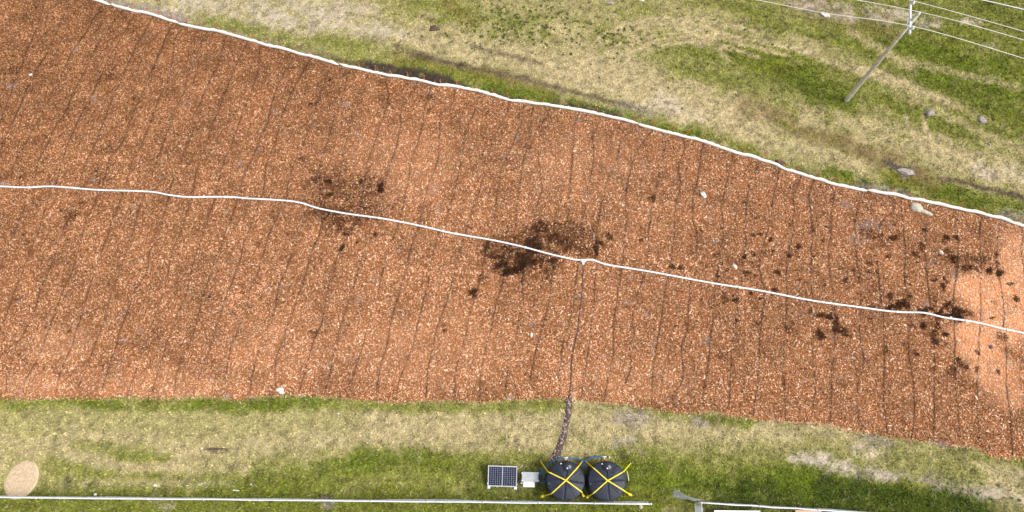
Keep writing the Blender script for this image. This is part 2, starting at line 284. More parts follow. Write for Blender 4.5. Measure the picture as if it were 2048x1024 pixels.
  S(GREY, .5, .5, (1850, 955), (1960, 985)), S(SAND, .4, .7, (1940, 978), (1990, 985)), S(SAND, .4, .7, (1985, 982), (2060, 1000)), S(GREY, .4, .6, (1740, 880), (1780, 890)), S(GREEN, .8, .6, (1780, 915), (1860, 930), (1950, 950)), S(SAND, .3, .7, (320, 1003), (340, 1012)), S(SOIL, .12, .8, (138, 955), (136, 975)), S(SOIL, .15, .7, (640, 993), (655, 993)), S(GREY, .3, .6, (645, 1000), (655, 1008)),
]
def ground_color(x, y):
    n1 = fbm(x, y, 3.2, 4, 1); n2 = fbm(x, y, 0.9, 4, 2); sl = 0.42 * sstep(9, 16, y + 0.35 * x); n3 = fbm(x * 0.2, y * 1.9 + x * sl * 1.3, 1.1, 4, 3)
    m = np.clip(sstep(0.43, 0.60, 0.35 * n1 + 0.15 * n2 + 0.5 * n3), 0, 1)[..., None]
    c = DRY * (1 - 0.75 * m) + OLIVE * 0.75 * m
    wx = (fbm(x, y, 1.6, 3, 4) - 0.5); wy = (fbm(x, y, 1.6, 3, 5) - 0.5); fine = fbm(x, y, 0.45, 3, 6)
    xx = x + wx * 1.3; yy = y + wy * 1.1
    for col, P, w, k in STROKES:
        lo = P.min(0) - 2 * w - 1; hi = P.max(0) + 2 * w + 1
        q = (x > lo[0]) & (x < hi[0]) & (y > lo[1]) & (y < hi[1])
        if not q.any(): continue
        wob = min(1.0, w)                                  # narrow marks wander less than broad ones
        dd = dist_path(x[q] + (xx[q] - x[q]) * wob, y[q] + (yy[q] - y[q]) * wob, P)
        a = (1 - sstep(0.45 * w, 1.25 * w, dd + (n2[q] - 0.5) * 1.2 * w + (fine[q] - 0.5) * 1.6 * w)) * k
        a = a * (np.clip(2.6 * fine[q] - 0.55, 0, 1) if col is SAND else np.clip(0.2 + 1.7 * fine[q], 0, 1))
        c[q] = c[q] * (1 - a[:, None]) + col * a[:, None]
    sp = sstep(0.60, 0.74, fbm(x, y, 0.28, 2, 8))[..., None]
    c = c * (1 - 0.35 * sp)
    j = (0.62 + 0.76 * fbm(x, y, 0.22, 2, 7))[..., None]
    return c * j
def gz(x, y):
    x = np.asarray(x, float); y = np.asarray(y, float)
    return (fbm(x, y, 2.5, 3, 9) - 0.5) * 0.08 - 0.02

# one sheet: fine in the middle, stretching to the horizon
def axis(a, b, step):
    core = np.arange(a, b + 1e-6, step); far = step * 1.35 ** np.arange(1, 34); far = np.cumsum(far)
    return np.concatenate([a - far[::-1], core, core[-1] + far])
gx = axis(-42, 42, 0.15); gy = axis(-4.5, 39, 0.15)
X, Y = np.meshgrid(gx, gy); xf, yf = X.ravel(), Y.ravel()
idx = np.arange(X.size).reshape(X.shape)
F = np.stack([idx[:-1, :-1], idx[:-1, 1:], idx[1:, 1:], idx[1:, :-1]], -1).reshape(-1, 4)
near = (np.abs(xf) < 60) & (yf > -20) & (yf < 60)
Z = np.zeros_like(xf); Z[near] = gz(xf[near], yf[near])
o = np_mesh('ground', np.stack([xf, yf, Z], 1), F, M['ground'], ground_color(xf, yf) * 0.80, smooth=True); tag(o, kind='structure')

# ------------------------------------------------------------------ mulch bed
def bed_sd(x, y):
    dd = dist_path(x, y, np.vstack([BED, BED[:1]])); return np.where(inside(x, y, BED), dd, -dd)
def bedz(x, y, sd):
    return -0.07 + 0.15 * sstep(-0.15, 0.4, sd) + (fbm(x, y, 1.4, 3, 11) - 0.5) * 0.06 * sstep(0, 0.6, sd)
bx = np.arange(-46, 46.1, 0.2); by = np.arange(0, 42.1, 0.2)
X, Y = np.meshgrid(bx, by); xf, yf = X.ravel(), Y.ravel(); sd = bed_sd(xf, yf)
idx = np.arange(X.size).reshape(X.shape)
F = np.stack([idx[:-1, :-1], idx[:-1, 1:], idx[1:, 1:], idx[1:, :-1]], -1).reshape(-1, 4)
F = F[(sd[F] > -0.3).any(1)]
used = np.unique(F); remap = -np.ones(X.size, int); remap[used] = np.arange(len(used))

# wet, weathered and freshly spread areas of the mulch: (x, y, half-width, half-height, strength) in picture pixels
WET = [(1065, 492, 22, 14, 1), (1050, 520, 16, 16, 1), (1036, 540, 12, 7, 1), (1080, 455, 20, 10, .65), (1050, 480, 22, 9, .6), (1005, 520, 18, 14, .75), (1015, 545, 14, 12, .7), (985, 510, 10, 12, .55), (972, 495, 6, 14, .6), (1110, 475, 18, 14, .55), (1135, 490, 22, 10, .6),
       (1170, 492, 14, 8, .55), (1085, 525, 10, 12, .6), (1105, 520, 6, 6, .8), (1095, 545, 5, 10, .5), (945, 583, 9, 7, .8), (965, 560, 12, 10, .35), (1190, 507, 5, 10, .9), (1200, 488, 8, 6, .75), (1218, 475, 6, 6, .7), (1282, 482, 5, 3, .7), (1050, 505, 70, 45, .42), (1130, 475, 75, 32, .38),
       (655, 368, 8, 5, 1), (662, 392, 6, 6, 1), (722, 365, 5, 5, .9), (760, 377, 9, 7, .9), (744, 355, 12, 5, .5), (730, 417, 6, 6, .75), (693, 470, 6, 4, .85), (714, 486, 4, 4, .85), (683, 495, 4, 6, .9), (620, 346, 6, 4, .6), (633, 360, 8, 6, .4), (690, 440, 60, 24, .42), (690, 385, 80, 45, .3), (745, 395, 14, 8, .4), (650, 425, 20, 8, .4), (752, 470, 4, 3, .7),
       (608, 318, 10, 6, .4), (1060, 295, 8, 4, .5), (1305, 398, 7, 5, .7), (1345, 537, 7, 4, .9), (1362, 536, 7, 4, .7), (1595, 495, 7, 6, .6), (1578, 511, 7, 5, .8), (1505, 473, 5, 4, .7), (1539, 479, 4, 4, .8), (1520, 470, 5, 3, .6), (1488, 515, 5, 5, .7), (1505, 510, 4, 5, .8), (1490, 547, 7, 4, .5), (1551, 580, 7, 4, .8),
       (1645, 632, 13, 8, 1), (1680, 664, 12, 7, 1), (1692, 672, 8, 5, .9), (1640, 670, 9, 8, .7), (1670, 645, 6, 16, .6), (1620, 622, 5, 6, .7), (1590, 655, 20, 8, .35), (1470, 600, 6, 4, .7), (1450, 600, 6, 10, .4), (1520, 597, 6, 3, .8), (1555, 545, 5, 3, .7), (1500, 585, 6, 4, .7), (1685, 695, 8, 6, .4),
       (1735, 467, 18, 9, .35), (1760, 470, 10, 6, .4), (1788, 477, 8, 6, .6), (1740, 527, 8, 5, .6), (1775, 514, 7, 5, .6), (1686, 565, 6, 6, .6), (1740, 545, 8, 4, .5), (1833, 510, 7, 6, .6), (1840, 495, 8, 8, .5), (1798, 607, 24, 8, .85), (1870, 620, 30, 6, 1), (1895, 630, 22, 6, 1), (1850, 618, 14, 5, 1), (1922, 624, 9, 6, .8), (1935, 630, 8, 4, .5),
       (1885, 574, 7, 7, 1), (1868, 560, 10, 5, .5), (1892, 478, 6, 4, .85), (1913, 477, 6, 4, .75), (1890, 502, 8, 4, .75), (1905, 515, 14, 10, .6), (1905, 526, 8, 6, .8), (1930, 540, 20, 9, .55), (1940, 520, 12, 8, .45), (1960, 515, 12, 8, .4), (1976, 542, 8, 6, .95), (1998, 548, 7, 5, .95), (1995, 530, 5, 6, .6), (1990, 510, 5, 8, .4), (2020, 570, 8, 3, .5), (2030, 597, 6, 6, .95), (1985, 638, 6, 3, .6), (1982, 605, 5, 4, .3),
       (1845, 653, 6, 6, .85), (1870, 650, 8, 10, .5), (1887, 671, 6, 5, .8), (1865, 672, 10, 8, .5), (1871, 683, 8, 6, 1), (1831, 709, 4, 4, .7), (1910, 715, 10, 5, .6), (1922, 728, 14, 10, .45), (1900, 740, 8, 14, .4), (1951, 706, 5, 5, .6), (1993, 743, 4, 4, .7), (2002, 675, 8, 8, .4), (2040, 760, 5, 6, .5), (1953, 735, 4, 8, .5), (1770, 700, 6, 8, .3), (640, 664, 14, 5, .45), (150, 430, 24, 10, .3), (170, 405, 14, 5, .35), (200, 350, 30, 14, .25), (215, 300, 12, 10, .3), (30, 140, 14, 8, .3), (215, 155, 16, 8, .3), (500, 830, 5, 5, .1), (885, 785, 5, 3, .4)]
for k in range(110):
    WET.append((random.uniform(1400, 1900), random.gauss(545, 75), random.uniform(2, 5), random.uniform(2, 4), random.uniform(.3, .6)))
for k in range(170):
    WET.append((random.uniform(-30, 2080), random.uniform(40, 830), random.uniform(2, 6), random.uniform(2, 4), random.uniform(.2, .5)))
PALE = [(random.uniform(-20, 2070), random.uniform(60, 860), random.uniform(3, 8), random.uniform(2, 5), random.uniform(.3, .8)) for k in range(190)]
PALE += [(1735, 450, 24, 10, .5), (1690, 410, 12, 6, .6), (1715, 480, 20, 8, .4), (1880, 890, 14, 5, 1), (1862, 886, 8, 4, 1), (455, 793, 8, 4, .9), (505, 794, 10, 4, .8), (745, 560, 8, 5, .5), (560, 575, 6, 4, .5), (870, 380, 10, 10, .4), (875, 420, 6, 10, .4), (1330, 800, 10, 3, .5), (690, 210, 10, 5, .5), (1410, 680, 8, 8, .5)]
FRESH = [(1985, 590, 60, 40, 1), (1955, 575, 55, 26, 1), (2010, 640, 50, 50, 1), (1955, 665, 48, 28, 1), (1955, 700, 42, 28, .9), (1985, 740, 45, 34, .8), (2030, 505, 30, 40, .9), (2060, 600, 50, 130, .9), (2010, 780, 40, 40, .6)]
FRESH += [(330, 770, 160, 30, .25), (120, 690, 60, 35, .3), (800, 330, 120, 60, .18), (850, 700, 160, 70, .2), (1150, 330, 120, 60, .15), (560, 700, 120, 60, .15), (1250, 760, 120, 40, .2), (60, 770, 80, 25, .3)]
def blobs(x, y, L, warp=0.5, seed=12):
    r = np.zeros(x.shape)
    wx = (fbm(x, y, 0.55, 4, seed) - 0.5) * warp * 3.4; wy = (fbm(x, y, 0.55, 4, seed + 1) - 0.5) * warp * 3.4
    for u, v, hw, hh, k in L:
        cx, cy = G(u, v); sx = abs(G(u + hw, v)[0] - cx); sy = abs(G(u, v - hh)[1] - cy)
        R = 2.0 * max(sx, sy) + 1
        q = (np.abs(x - cx) < R) & (np.abs(y - cy) < R)
        if not q.any(): continue
        s = min(1.0, 1.1 * max(sx, sy))
        e = np.sqrt(((x[q] + wx[q] * s - cx) / sx)**2 + ((y[q] + wy[q] * s - cy) / sy)**2)
        r[q] = np.maximum(r[q], k * (1 - sstep(0.6, 1.5, e)))
    return r

# ---------------- drip lines (surveyed), above and below the distribution pipe
ABOVE = [
 [(98, -20), (80, 45), (59, 98), (47, 127), (33, 156), (20, 200), (-5, 265)],
 [(150, -10), (117, 59), (98, 105), (78, 137), (64, 164), (51, 191), (37, 227), (20, 262), (8, 290), (-8, 330)],
 [(212, 12), (187, 43), (164, 78), (146, 105), (125, 154), (105, 191), (86, 223), (68, 260), (53, 289), (39, 312), (29, 340), (23, 372)],
 [(245, 24), (215, 65), (188, 110), (172, 145), (156, 172), (135, 219), (113, 258), (86, 309), (72, 348), (68, 373)],
 [(272, 30), (254, 59), (234, 94), (219, 121), (203, 156), (168, 223), (150, 262), (133, 301), (121, 348), (113, 373)],
 [(305, 36), (293, 63), (273, 94), (256, 133), (234, 184), (215, 230), (199, 273), (176, 324), (168, 348), (158, 377)],
 [(345, 50), (332, 80), (316, 121), (297, 164), (281, 199), (258, 254), (242, 293), (223, 316), (211, 352), (203, 380)],
 [(368, 54), (352, 80), (348, 117), (340, 156), (320, 199), (301, 250), (281, 297), (262, 336), (250, 382)],
 [(415, 66), (395, 110), (377, 155), (368, 187), (354, 218), (344, 245), (328, 289), (312, 332), (299, 384)],
 [(452, 74), (434, 136), (422, 163), (401, 210), (387, 261), (370, 308), (356, 341), (340, 390)],
 [(496, 86), (483, 112), (463, 158), (444, 206), (424, 261), (409, 304), (395, 347), (387, 394)],
 [(522, 96), (516, 144), (506, 179), (494, 210), (481, 241), (463, 292), (446, 335), (432, 395)],
 [(590, 110), (563, 159), (549, 195), (537, 241), (522, 277), (506, 320), (487, 355), (479, 396)],
 [(622, 120), (602, 155), (580, 198), (565, 237), (551, 288), (535, 327), (530, 374), (522, 400)],
 [(664, 131), (653, 159), (639, 198), (627, 237), (612, 280), (592, 323), (580, 362), (573, 403)],
 [(698, 142), (686, 198), (668, 241), (659, 280), (641, 331), (629, 378), (621, 412)],
 [(736, 150), (719, 206), (702, 253), (690, 300), (678, 351), (668, 424)],
 [(772, 160), (776, 198), (764, 245), (751, 284), (737, 323), (731, 354), (720, 432)],
 [(829, 168), (817, 194), (804, 225), (798, 276), (788, 315), (774, 358), (759, 401), (750, 437)],
 [(862, 176), (850, 225), (841, 272), (821, 331), (813, 386), (798, 445)],
 [(911, 181), (903, 210), (882, 237), (878, 292), (872, 339), (856, 374), (845, 421), (839, 452)],
 [(962, 190), (946, 229), (930, 272), (923, 327), (911, 378), (895, 429), (890, 464)],
 [(1022, 203), (1009, 237), (981, 292), (970, 331), (966, 362), (942, 432), (930, 472)],
 [(1052, 210), (1038, 225), (1036, 265), (1016, 308), (1001, 350), (993, 401), (981, 480)],
 [(1068, 213), (1059, 268), (1044, 339), (1036, 401), (1030, 491)],
 [(1103, 217), (1085, 251), (1077, 294), (1080, 356), (1083, 378), (1069, 432), (1055, 497)],
 [(1159, 228), (1150, 251), (1146, 305), (1142, 356), (1138, 411), (1134, 434), (1110, 511)],
 [(1206, 237), (1193, 255), (1185, 274), (1187, 329), (1177, 368), (1173, 407), (1163, 454), (1159, 520)],
 [(1271, 253), (1245, 282), (1234, 317), (1218, 352), (1206, 403), (1195, 454), (1191, 520)],
 [(1306, 262), (1277, 298), (1261, 341), (1251, 387), (1253, 434), (1247, 481), (1245, 535)],
 [(1332, 268), (1327, 317), (1314, 364), (1306, 415), (1296, 466), (1298, 509), (1288, 543)],
 [(1366, 277), (1368, 302), (1357, 337), (1359, 376), (1349, 427), (1347, 470), (1338, 552)],
 [(1405, 288), (1396, 348), (1386, 395), (1384, 442), (1394, 473), (1392, 524), (1388, 561)],
 [(1466, 308), (1451, 370), (1443, 417), (1447, 467), (1439, 514), (1433, 553), (1430, 569)],
 [(1521, 324), (1502, 362), (1492, 405), (1490, 456), (1492, 487), (1484, 530), (1480, 577)],
 [(1558, 338), (1546, 397), (1539, 440), (1531, 475), (1519, 522), (1523, 561), (1527, 584)],
 [(1599, 351), (1587, 397), (1584, 456), (1576, 510), (1572, 553), (1574, 593)],
 [(1627, 360), (1617, 389), (1621, 444), (1621, 499), (1621, 553), (1625, 603)],
 [(1658, 369), (1666, 385), (1662, 436), (1658, 499), (1658, 546), (1666, 585), (1668, 609)],
 [(1726, 384), (1712, 421), (1707, 467), (1711, 514), (1716, 561), (1720, 616)],
 [(1775, 393), (1787, 401), (1785, 425), (1761, 444), (1753, 487), (1755, 538), (1761, 585), (1764, 622)],
 [(1800, 397), (1805, 447), (1808, 500), (1808, 560), (1816, 597), (1818, 626)],
 [(1862, 410), (1855, 432), (1848, 466), (1848, 510), (1853, 560), (1858, 607), (1860, 631)],
 [(1911, 421), (1909, 463), (1915, 494), (1908, 563), (1905, 604), (1903, 639)],
 [(1964, 432), (1956, 454), (1958, 497), (1961, 535), (1959, 585), (1958, 648)],
 [(2002, 442), (1994, 466), (1992, 516), (1995, 560), (2003, 597), (2006, 659)],
 [(2037, 454), (2044, 475), (2041, 507), (2045, 535), (2052, 600), (2058, 668)]]
BELOW = [
 [(58, 378), (43, 440), (21, 487), (-4, 550)],
 [(105, 377), (92, 423), (82, 453), (64, 496), (43, 556), (30, 590), (9, 642), (-5, 690)],
 [(158, 381), (150, 406), (142, 436), (120, 479), (103, 539), (86, 578), (71, 625), (52, 664), (34, 698), (17, 758), (14, 790)],
 [(203, 383), (198, 393), (178, 436), (159, 500), (142, 552), (120, 603), (99, 659), (82, 711), (56, 754), (47, 788)],
 [(248, 385), (223, 453), (202, 513), (185, 565), (168, 625), (146, 689), (129, 732), (112, 788)],
 [(290, 387), (266, 470), (238, 552), (219, 608), (202, 664), (176, 732), (157, 782)],
 [(340, 393), (318, 457), (301, 496), (294, 543), (271, 586), (253, 633), (236, 681), (215, 754), (202, 788)],
 [(384, 397), (361, 466), (344, 517), (331, 573), (314, 625), (296, 681), (275, 737), (256, 788)],
 [(432, 397), (402, 483), (389, 522), (376, 578), (352, 642), (331, 698), (318, 750), (303, 789)],
 [(478, 398), (442, 496), (423, 548), (406, 603), (389, 668), (371, 707), (354, 758), (347, 789)],
 [(524, 402), (492, 479), (475, 543), (457, 582), (440, 638), (423, 689), (397, 758), (387, 788)],
 [(572, 405), (563, 419), (535, 487), (518, 543), (500, 586), (487, 638), (466, 689), (453, 741), (442, 792)],
 [(618, 412), (603, 453), (584, 513), (560, 573), (548, 625), (530, 672), (513, 719), (500, 788)],
 [(664, 424), (646, 449), (625, 509), (603, 573), (595, 603), (573, 664), (556, 715), (551, 778)],
 [(716, 433), (700, 465), (685, 492), (668, 543), (651, 603), (644, 646), (629, 681), (612, 741), (600, 785)],
 [(748, 438), (741, 462), (719, 539), (698, 603), (681, 659), (668, 715), (652, 791)],
 [(798, 446), (778, 500), (764, 547), (757, 582), (743, 633), (727, 688), (716, 727), (702, 774), (698, 793)],
 [(838, 453), (822, 500), (802, 582), (784, 641), (776, 688), (759, 746), (754, 798)],
 [(880, 464), (866, 508), (856, 563), (845, 610), (833, 660), (817, 715), (802, 754), (790, 801)],
 [(929, 473), (917, 516), (899, 586), (880, 641), (868, 684), (858, 739), (851, 796)],
 [(974, 481), (962, 555), (942, 625), (930, 680), (915, 735), (907, 800)],
 [(1022, 491), (1008, 560), (993, 606), (985, 645), (970, 703), (960, 766), (960, 800)],
 [(1058, 500), (1046, 559), (1046, 606), (1034, 664), (1020, 727), (1010, 794)],
 [(1110, 512), (1104, 556), (1097, 603), (1084, 661), (1072, 704), (1061, 755), (1056, 795)],
 [(1157, 522), (1148, 596), (1137, 653), (1124, 697), (1120, 747), (1116, 794)],
 [(1195, 527), (1187, 614), (1176, 697), (1169, 747), (1163, 795)],
 [(1243, 537), (1231, 617), (1227, 661), (1227, 711), (1216, 755), (1208, 799)],
 [(1290, 545), (1267, 617), (1263, 643), (1269, 668), (1258, 693), (1263, 726), (1258, 751), (1245, 780), (1254, 805)],
 [(1334, 552), (1323, 632), (1314, 690), (1307, 740), (1303, 810)],
 [(1381, 560), (1379, 585), (1373, 661), (1364, 693), (1364, 762), (1344, 791), (1353, 818)],
 [(1430, 569), (1424, 643), (1417, 711), (1408, 769), (1405, 800), (1411, 818)],
 [(1478, 577), (1472, 649), (1463, 712), (1460, 769), (1458, 807), (1450, 822)],
 [(1527, 585), (1521, 656), (1518, 716), (1513, 772), (1507, 832)],
 [(1573, 593), (1570, 663), (1565, 716), (1569, 769), (1571, 838)],
 [(1622, 602), (1625, 670), (1625, 723), (1629, 772), (1625, 821), (1608, 843)],
 [(1668, 609), (1669, 681), (1665, 737), (1662, 779), (1660, 845)],
 [(1720, 616), (1718, 681), (1725, 726), (1713, 779), (1715, 856)],
 [(1765, 622), (1766, 663), (1766, 759), (1768, 813), (1775, 868)],
 [(1814, 626), (1815, 693), (1821, 739), (1826, 799), (1823, 875)],
 [(1860, 631), (1866, 690), (1868, 749), (1866, 816), (1864, 878)],
 [(1907, 640), (1906, 710), (1908, 766), (1913, 816), (1918, 859), (1906, 887)],
 [(1958, 648), (1954, 733), (1952, 816), (1959, 892)],
 [(2006, 660), (2011, 733), (2012, 799), (2022, 866), (2024, 912)]]
DRIP = []
for L in ABOVE + BELOW:
    P = catmull(world_path(L), 0.22)
    s = rng.uniform(0, 100)
    P = P + np.stack([(fbm(P[:, 0] * 0 + s, P[:, 1], 0.9, 3, 21) - 0.5) * 0.22, (fbm(P[:, 0] * 0 + s, P[:, 1], 0.9, 3, 22) - 0.5) * 0.1], 1)
    DRIP.append(P)
def near_lines(x, y):
    """damp, dirt-stained strip along the drip lines"""
    best = np.full(x.shape, 9.0)
    for P in DRIP:
        lo = P.min(0) - 0.4; hi = P.max(0) + 0.4
        q = (x > lo[0]) & (x < hi[0]) & (y > lo[1]) & (y < hi[1])
        if q.any(): best[q] = np.minimum(best[q], dist_path(x[q], y[q], P[::3] if len(P) > 12 else P))
    return best
def mulch_tint(x, y):
    """multiplier and colour shift of the mulch at a place"""
    wet = blobs(x, y, WET, 0.6, 31); pale = blobs(x, y, PALE, 0.3, 33); fresh = blobs(x, y, FRESH, 0.25, 35)
    wet = np.clip(wet * (0.5 + 1.5 * fbm(x, y, 0.35, 2, 37)), 0, 1)
    n = 0.6 * fbm(x, y, 2.2, 4, 38) + 0.4 * fbm(x + y * .3, y * .35, 6.0, 3, 40); n2 = fbm(x, y, 0.6, 3, 39)
    # older, browner chips towards the far left corner
    a = np.clip((y - 14) / 20 * 0.7 + (-x - 6) / 30 * 0.45, 0, 1)
    bright = 1.08 - 0.30 * a + (n - 0.5) * 0.55 + (n2 - 0.5) * 0.65
    return wet, pale, fresh, a, bright
wet, pale, fresh, a, br = mulch_tint(xf[used], yf[used])
c = np.array((0.26, 0.105, 0.042)) * (br * (1 + 1.3 * fresh))[:, None]
c = c * (1 - 0.9 * wet[:, None]) ; c = c * (1 - pale[:, None] * .6) + np.array((0.26, 0.22, 0.2)) * pale[:, None] * .6
o = np_mesh('mulch_bed', np.stack([xf[used], yf[used], bedz(xf[used], yf[used], sd[used])], 1), remap[F], M['bed'], c, smooth=True); tag(o, kind='structure')

# wood chips: every one a small wedge of wood
NCH = 780000
cx = rng.uniform(-41, 41, NCH); cy = rng.uniform(1.8, 38, NCH)
sdc = bed_sd(cx, cy)
vis = (sdc > -0.05 + (rng.random(NCH) - 0.75) * 0.22) & (np.abs(cx) < 28.5 + 0.27 * cy + 1.5) & (cy < 37.5)
cx, cy, sdc = cx[vis], cy[vis], sdc[vis]; n = len(cx)
wet, pale, fresh, a, br = mulch_tint(cx, cy)
ln = near_lines(cx, cy)
t = np.where(rng.random(n) < 0.13, 0.0, rng.random(n))
DK, MD, LT = np.array((0.12, 0.047, 0.021)), np.array((0.61, 0.325, 0.176)), np.array((0.85, 0.61, 0.44))
c = np.where(t[:, None] < 0.6, DK + (MD - DK) * (t / 0.6)[:, None]**0.9, MD + (LT - MD) * ((t - 0.6) / 0.4)[:, None]**1.6)
c = c * br[:, None]
sh = np.stack([1 - 0.04 * a, 1 - 0.12 * a, 1 - 0.22 * a], 1); c = c * sh
ol = (rng.random(n) < 0.05)[:, None]; c = np.where(ol, c * np.array((0.62, 0.8, 0.5)), c)
c = c * (1 - 0.7 * fresh[:, None]) + np.array((0.98, 0.65, 0.42)) * (0.75 + 0.5 * rng.random((n, 1))) * 0.7 * fresh[:, None]
c = c * (1 - pale[:, None] * .7) + np.array((0.40, 0.34, 0.31)) * (0.6 + 0.8 * rng.random((n, 1))) * pale[:, None] * .7
wc = np.where(rng.random(n) < np.clip(wet * 1.25 - 0.1, 0, 1), 1.0, 0.5 * wet)          # chip by chip: soaked or not
c = c * (1 - wc[:, None]) + (c * 0.09 + np.array((0.016, 0.004, 0.003))) * wc[:, None]
stain = (1 - sstep(0.03, 0.13, ln)) * np.clip(fbm(cx, cy, 1.1, 2, 41) * 1.8 - 0.4, 0, 1)
c = c * (1 - 0.55 * stain[:, None])
big = np.exp(rng.normal(0, .32, n)); L = rng.uniform(0.045, 0.095, n) * big; W = rng.uniform(0.024, 0.044, n) * big; T = rng.uniform(0.012, 0.035, n)
an = rng.uniform(0, 2 * np.pi, n); tl = rng.normal(0, 0.22, n)
zb = np.maximum(bedz(cx, cy, sdc), gz(cx, cy)) + rng.uniform(-0.005, 0.03, n)
ca, sa = np.cos(an), np.sin(an)
V = np.empty((n, 4, 3), np.float32)
for k, (i, j, h) in enumerate([(-.5, -.5, 0), (.5, -.5, 1), (.5, .5, 0), (-.5, .5, 1)]):
    taper = 1.0 if i < 0 else 0.6
    V[:, k, 0] = cx + ca * L * i - sa * W * j * taper; V[:, k, 1] = cy + sa * L * i + ca * W * j * taper
    V[:, k, 2] = zb + T * h + tl * L * i
F = (np.arange(n)[:, None, None] * 4 + np.array([(0, 1, 3), (1, 2, 3), (0, 2, 1), (0, 3, 2)])[None]).reshape(-1, 3)
o = np_mesh('wood_chips', V.reshape(-1, 3), F, M['chip'], np.repeat(c, 4, 0)); tag(o, 'coarse orange brown wood chips covering the long planting bed', 'wood chips', kind='stuff')

# ------------------------------------------------------------------ grass
NG = 420000
x = rng.uniform(-41, 41, NG); y = rng.uniform(-2.5, 38, NG)
q = (np.abs(x) < 29.5 + 0.27 * y + 1.2); x, y = x[q], y[q]
sdg = bed_sd(x, y); q = sdg < -0.04; x, y = x[q], y[q]
disc_c = G(43, 960)
col = ground_color(x + rng.normal(0, .10, len(x)), y + rng.normal(0, .07, len(x)))
green = np.clip((col[:, 1] / (col[:, 0] + 1e-6) - 0.68) * 2.2, 0, 1); lum = col.mean(1)
keep = rng.random(len(x)) < 0.6 + 0.4 * green
keep &= ~((col[:, 2] > 0.25) & (rng.random(len(x)) < 0.75)) & ~((lum < 0.055) & (green < 0.3))
keep &= ((x - disc_c[0]) / 1.05)**2 + ((y - disc_c[1]) / 1.2)**2 > 1.0
TRENCH = catmull(world_path([(1138, 796), (1137, 820), (1134, 842), (1130, 855), (1128, 868), (1122, 886), (1115, 905), (1107, 919)]), 0.15)
keep &= dist_path(x, y, TRENCH) > 0.17
x, y, col, green = x[keep], y[keep], col[keep], green[keep]; n = len(x)
col = col * (0.5 + 1.35 * rng.random((n, 1))**1.3); yl = (rng.random(n) < 0.15)[:, None]; col = np.where(yl, col * 0.5 + np.array((0.46, 0.39, 0.22)) * 0.5 * rng.uniform(.5, 1.2, (n, 1)), col)
zb = gz(x, y) - 0.005; V = np.empty((n, 3, 3, 3), np.float32); C = np.empty((n, 3, 3, 3), np.float32)
hgt = (0.045 + 0.05 * green) * rng.uniform(0.6, 1.5, n)
for b in range(3):
    an = rng.uniform(0, 2 * np.pi, n); ln_ = hgt * rng.uniform(0.7, 1.4, n); w = rng.uniform(0.012, 0.030, n)
    ox = x + rng.normal(0, .02, n); oy = y + rng.normal(0, .02, n); sp = rng.uniform(0.5, 1.3, n)
    for k, (i, j) in enumerate([(0, -1), (0, 1), (1, 0)]):
        V[:, b, k, 0] = ox + np.cos(an) * ln_ * sp * i - np.sin(an) * w * j; V[:, b, k, 1] = oy + np.sin(an) * ln_ * sp * i + np.cos(an) * w * j
        V[:, b, k, 2] = zb + ln_ * i
        C[:, b, k] = col
F = np.arange(n * 9).reshape(-1, 3)
o = np_mesh('grass', V.reshape(-1, 3), F, M['grass'], C.reshape(-1, 3)); tag(o, 'short mixed green and dry grass around the mulch bed', 'grass', kind='stuff')

# darker weed rosettes standing in the upper meadow
pts = []
for _ in range(230): pts.append((random.gauss(1030, 75), random.gauss(45, 30)))
for _ in range(40): pts.append((random.gauss(1240, 60), random.gauss(80, 25)))
for _ in range(60): pts.append((random.gauss(1480, 120), random.gauss(110, 35)))
for _ in range(25): pts.append((random.gauss(1225, 12), random.gauss(74, 7)))
for _ in range(60): pts.append((random.uniform(1440, 2040), random.uniform(960, 1010)))
V = []; C = []
for u, v in pts:
    x0, y0 = G(u, v); x0 = float(x0); y0 = float(y0)
    if bed_sd(np.array([x0]), np.array([y0]))[0] > -0.4: continue
    g = np.array((0.065, 0.09, 0.016)) * random.uniform(.7, 1.5); r = random.uniform(.07, .15)
    for k in range(20):
        an = random.uniform(0, 6.283); l_ = r * random.uniform(.6, 1.2); w = .03
        dx, dy = math.cos(an), math.sin(an); z0 = float(gz(x0, y0))
        V += [(x0 - dy * w, y0 + dx * w, z0), (x0 + dy * w, y0 - dx * w, z0), (x0 + dx * l_, y0 + dy * l_, z0 + l_ * random.uniform(.3, .9))]; C += [g] * 3
o = np_mesh('weed_clumps', np.array(V), np.arange(len(V)).reshape(-1, 3), M['grass'], np.array(C)); tag(o, 'small dark green weed clumps dotted over the upper meadow', 'weeds', kind='stuff')

# ------------------------------------------------------------------ sand disc and trench
def sheet_disc(name, cx, cy, rx, ry, rot, material, lift):
    N, R = 72, 9; V = [(cx, cy, float(gz(cx, cy)) + lift)]; F = []
    for i in range(1, R + 1):
        for k in range(N):
            an = 2 * math.pi * k / N; f = i / R * (1 + (0.045 * (mnoise.noise((math.cos(an) * 2.3, math.sin(an) * 2.3, 1.7))) + 0.02 * mnoise.noise((math.cos(an) * 9, math.sin(an) * 9, 4))) )
            px, py = rx * f * math.cos(an), ry * f * math.sin(an)
            xx, yy = cx + px * math.cos(rot) - py * math.sin(rot), cy + px * math.sin(rot) + py * math.cos(rot)
            V.append((xx, yy, float(gz(xx, yy)) + (lift + 0.01 * mnoise.noise((xx * 3, yy * 3, 0)) if i < R else -0.02)))
    for k in range(N): F.append((0, 1 + k, 1 + (k + 1) % N))
    b = MB(); b.add(V, F + [(1 + i * N + k, 1 + (i + 1) * N + k, 1 + (i + 1) * N + (k + 1) % N, 1 + i * N + (k + 1) % N) for i in range(R - 1) for k in range(N)])
    return b.build(name, material, smooth=True)
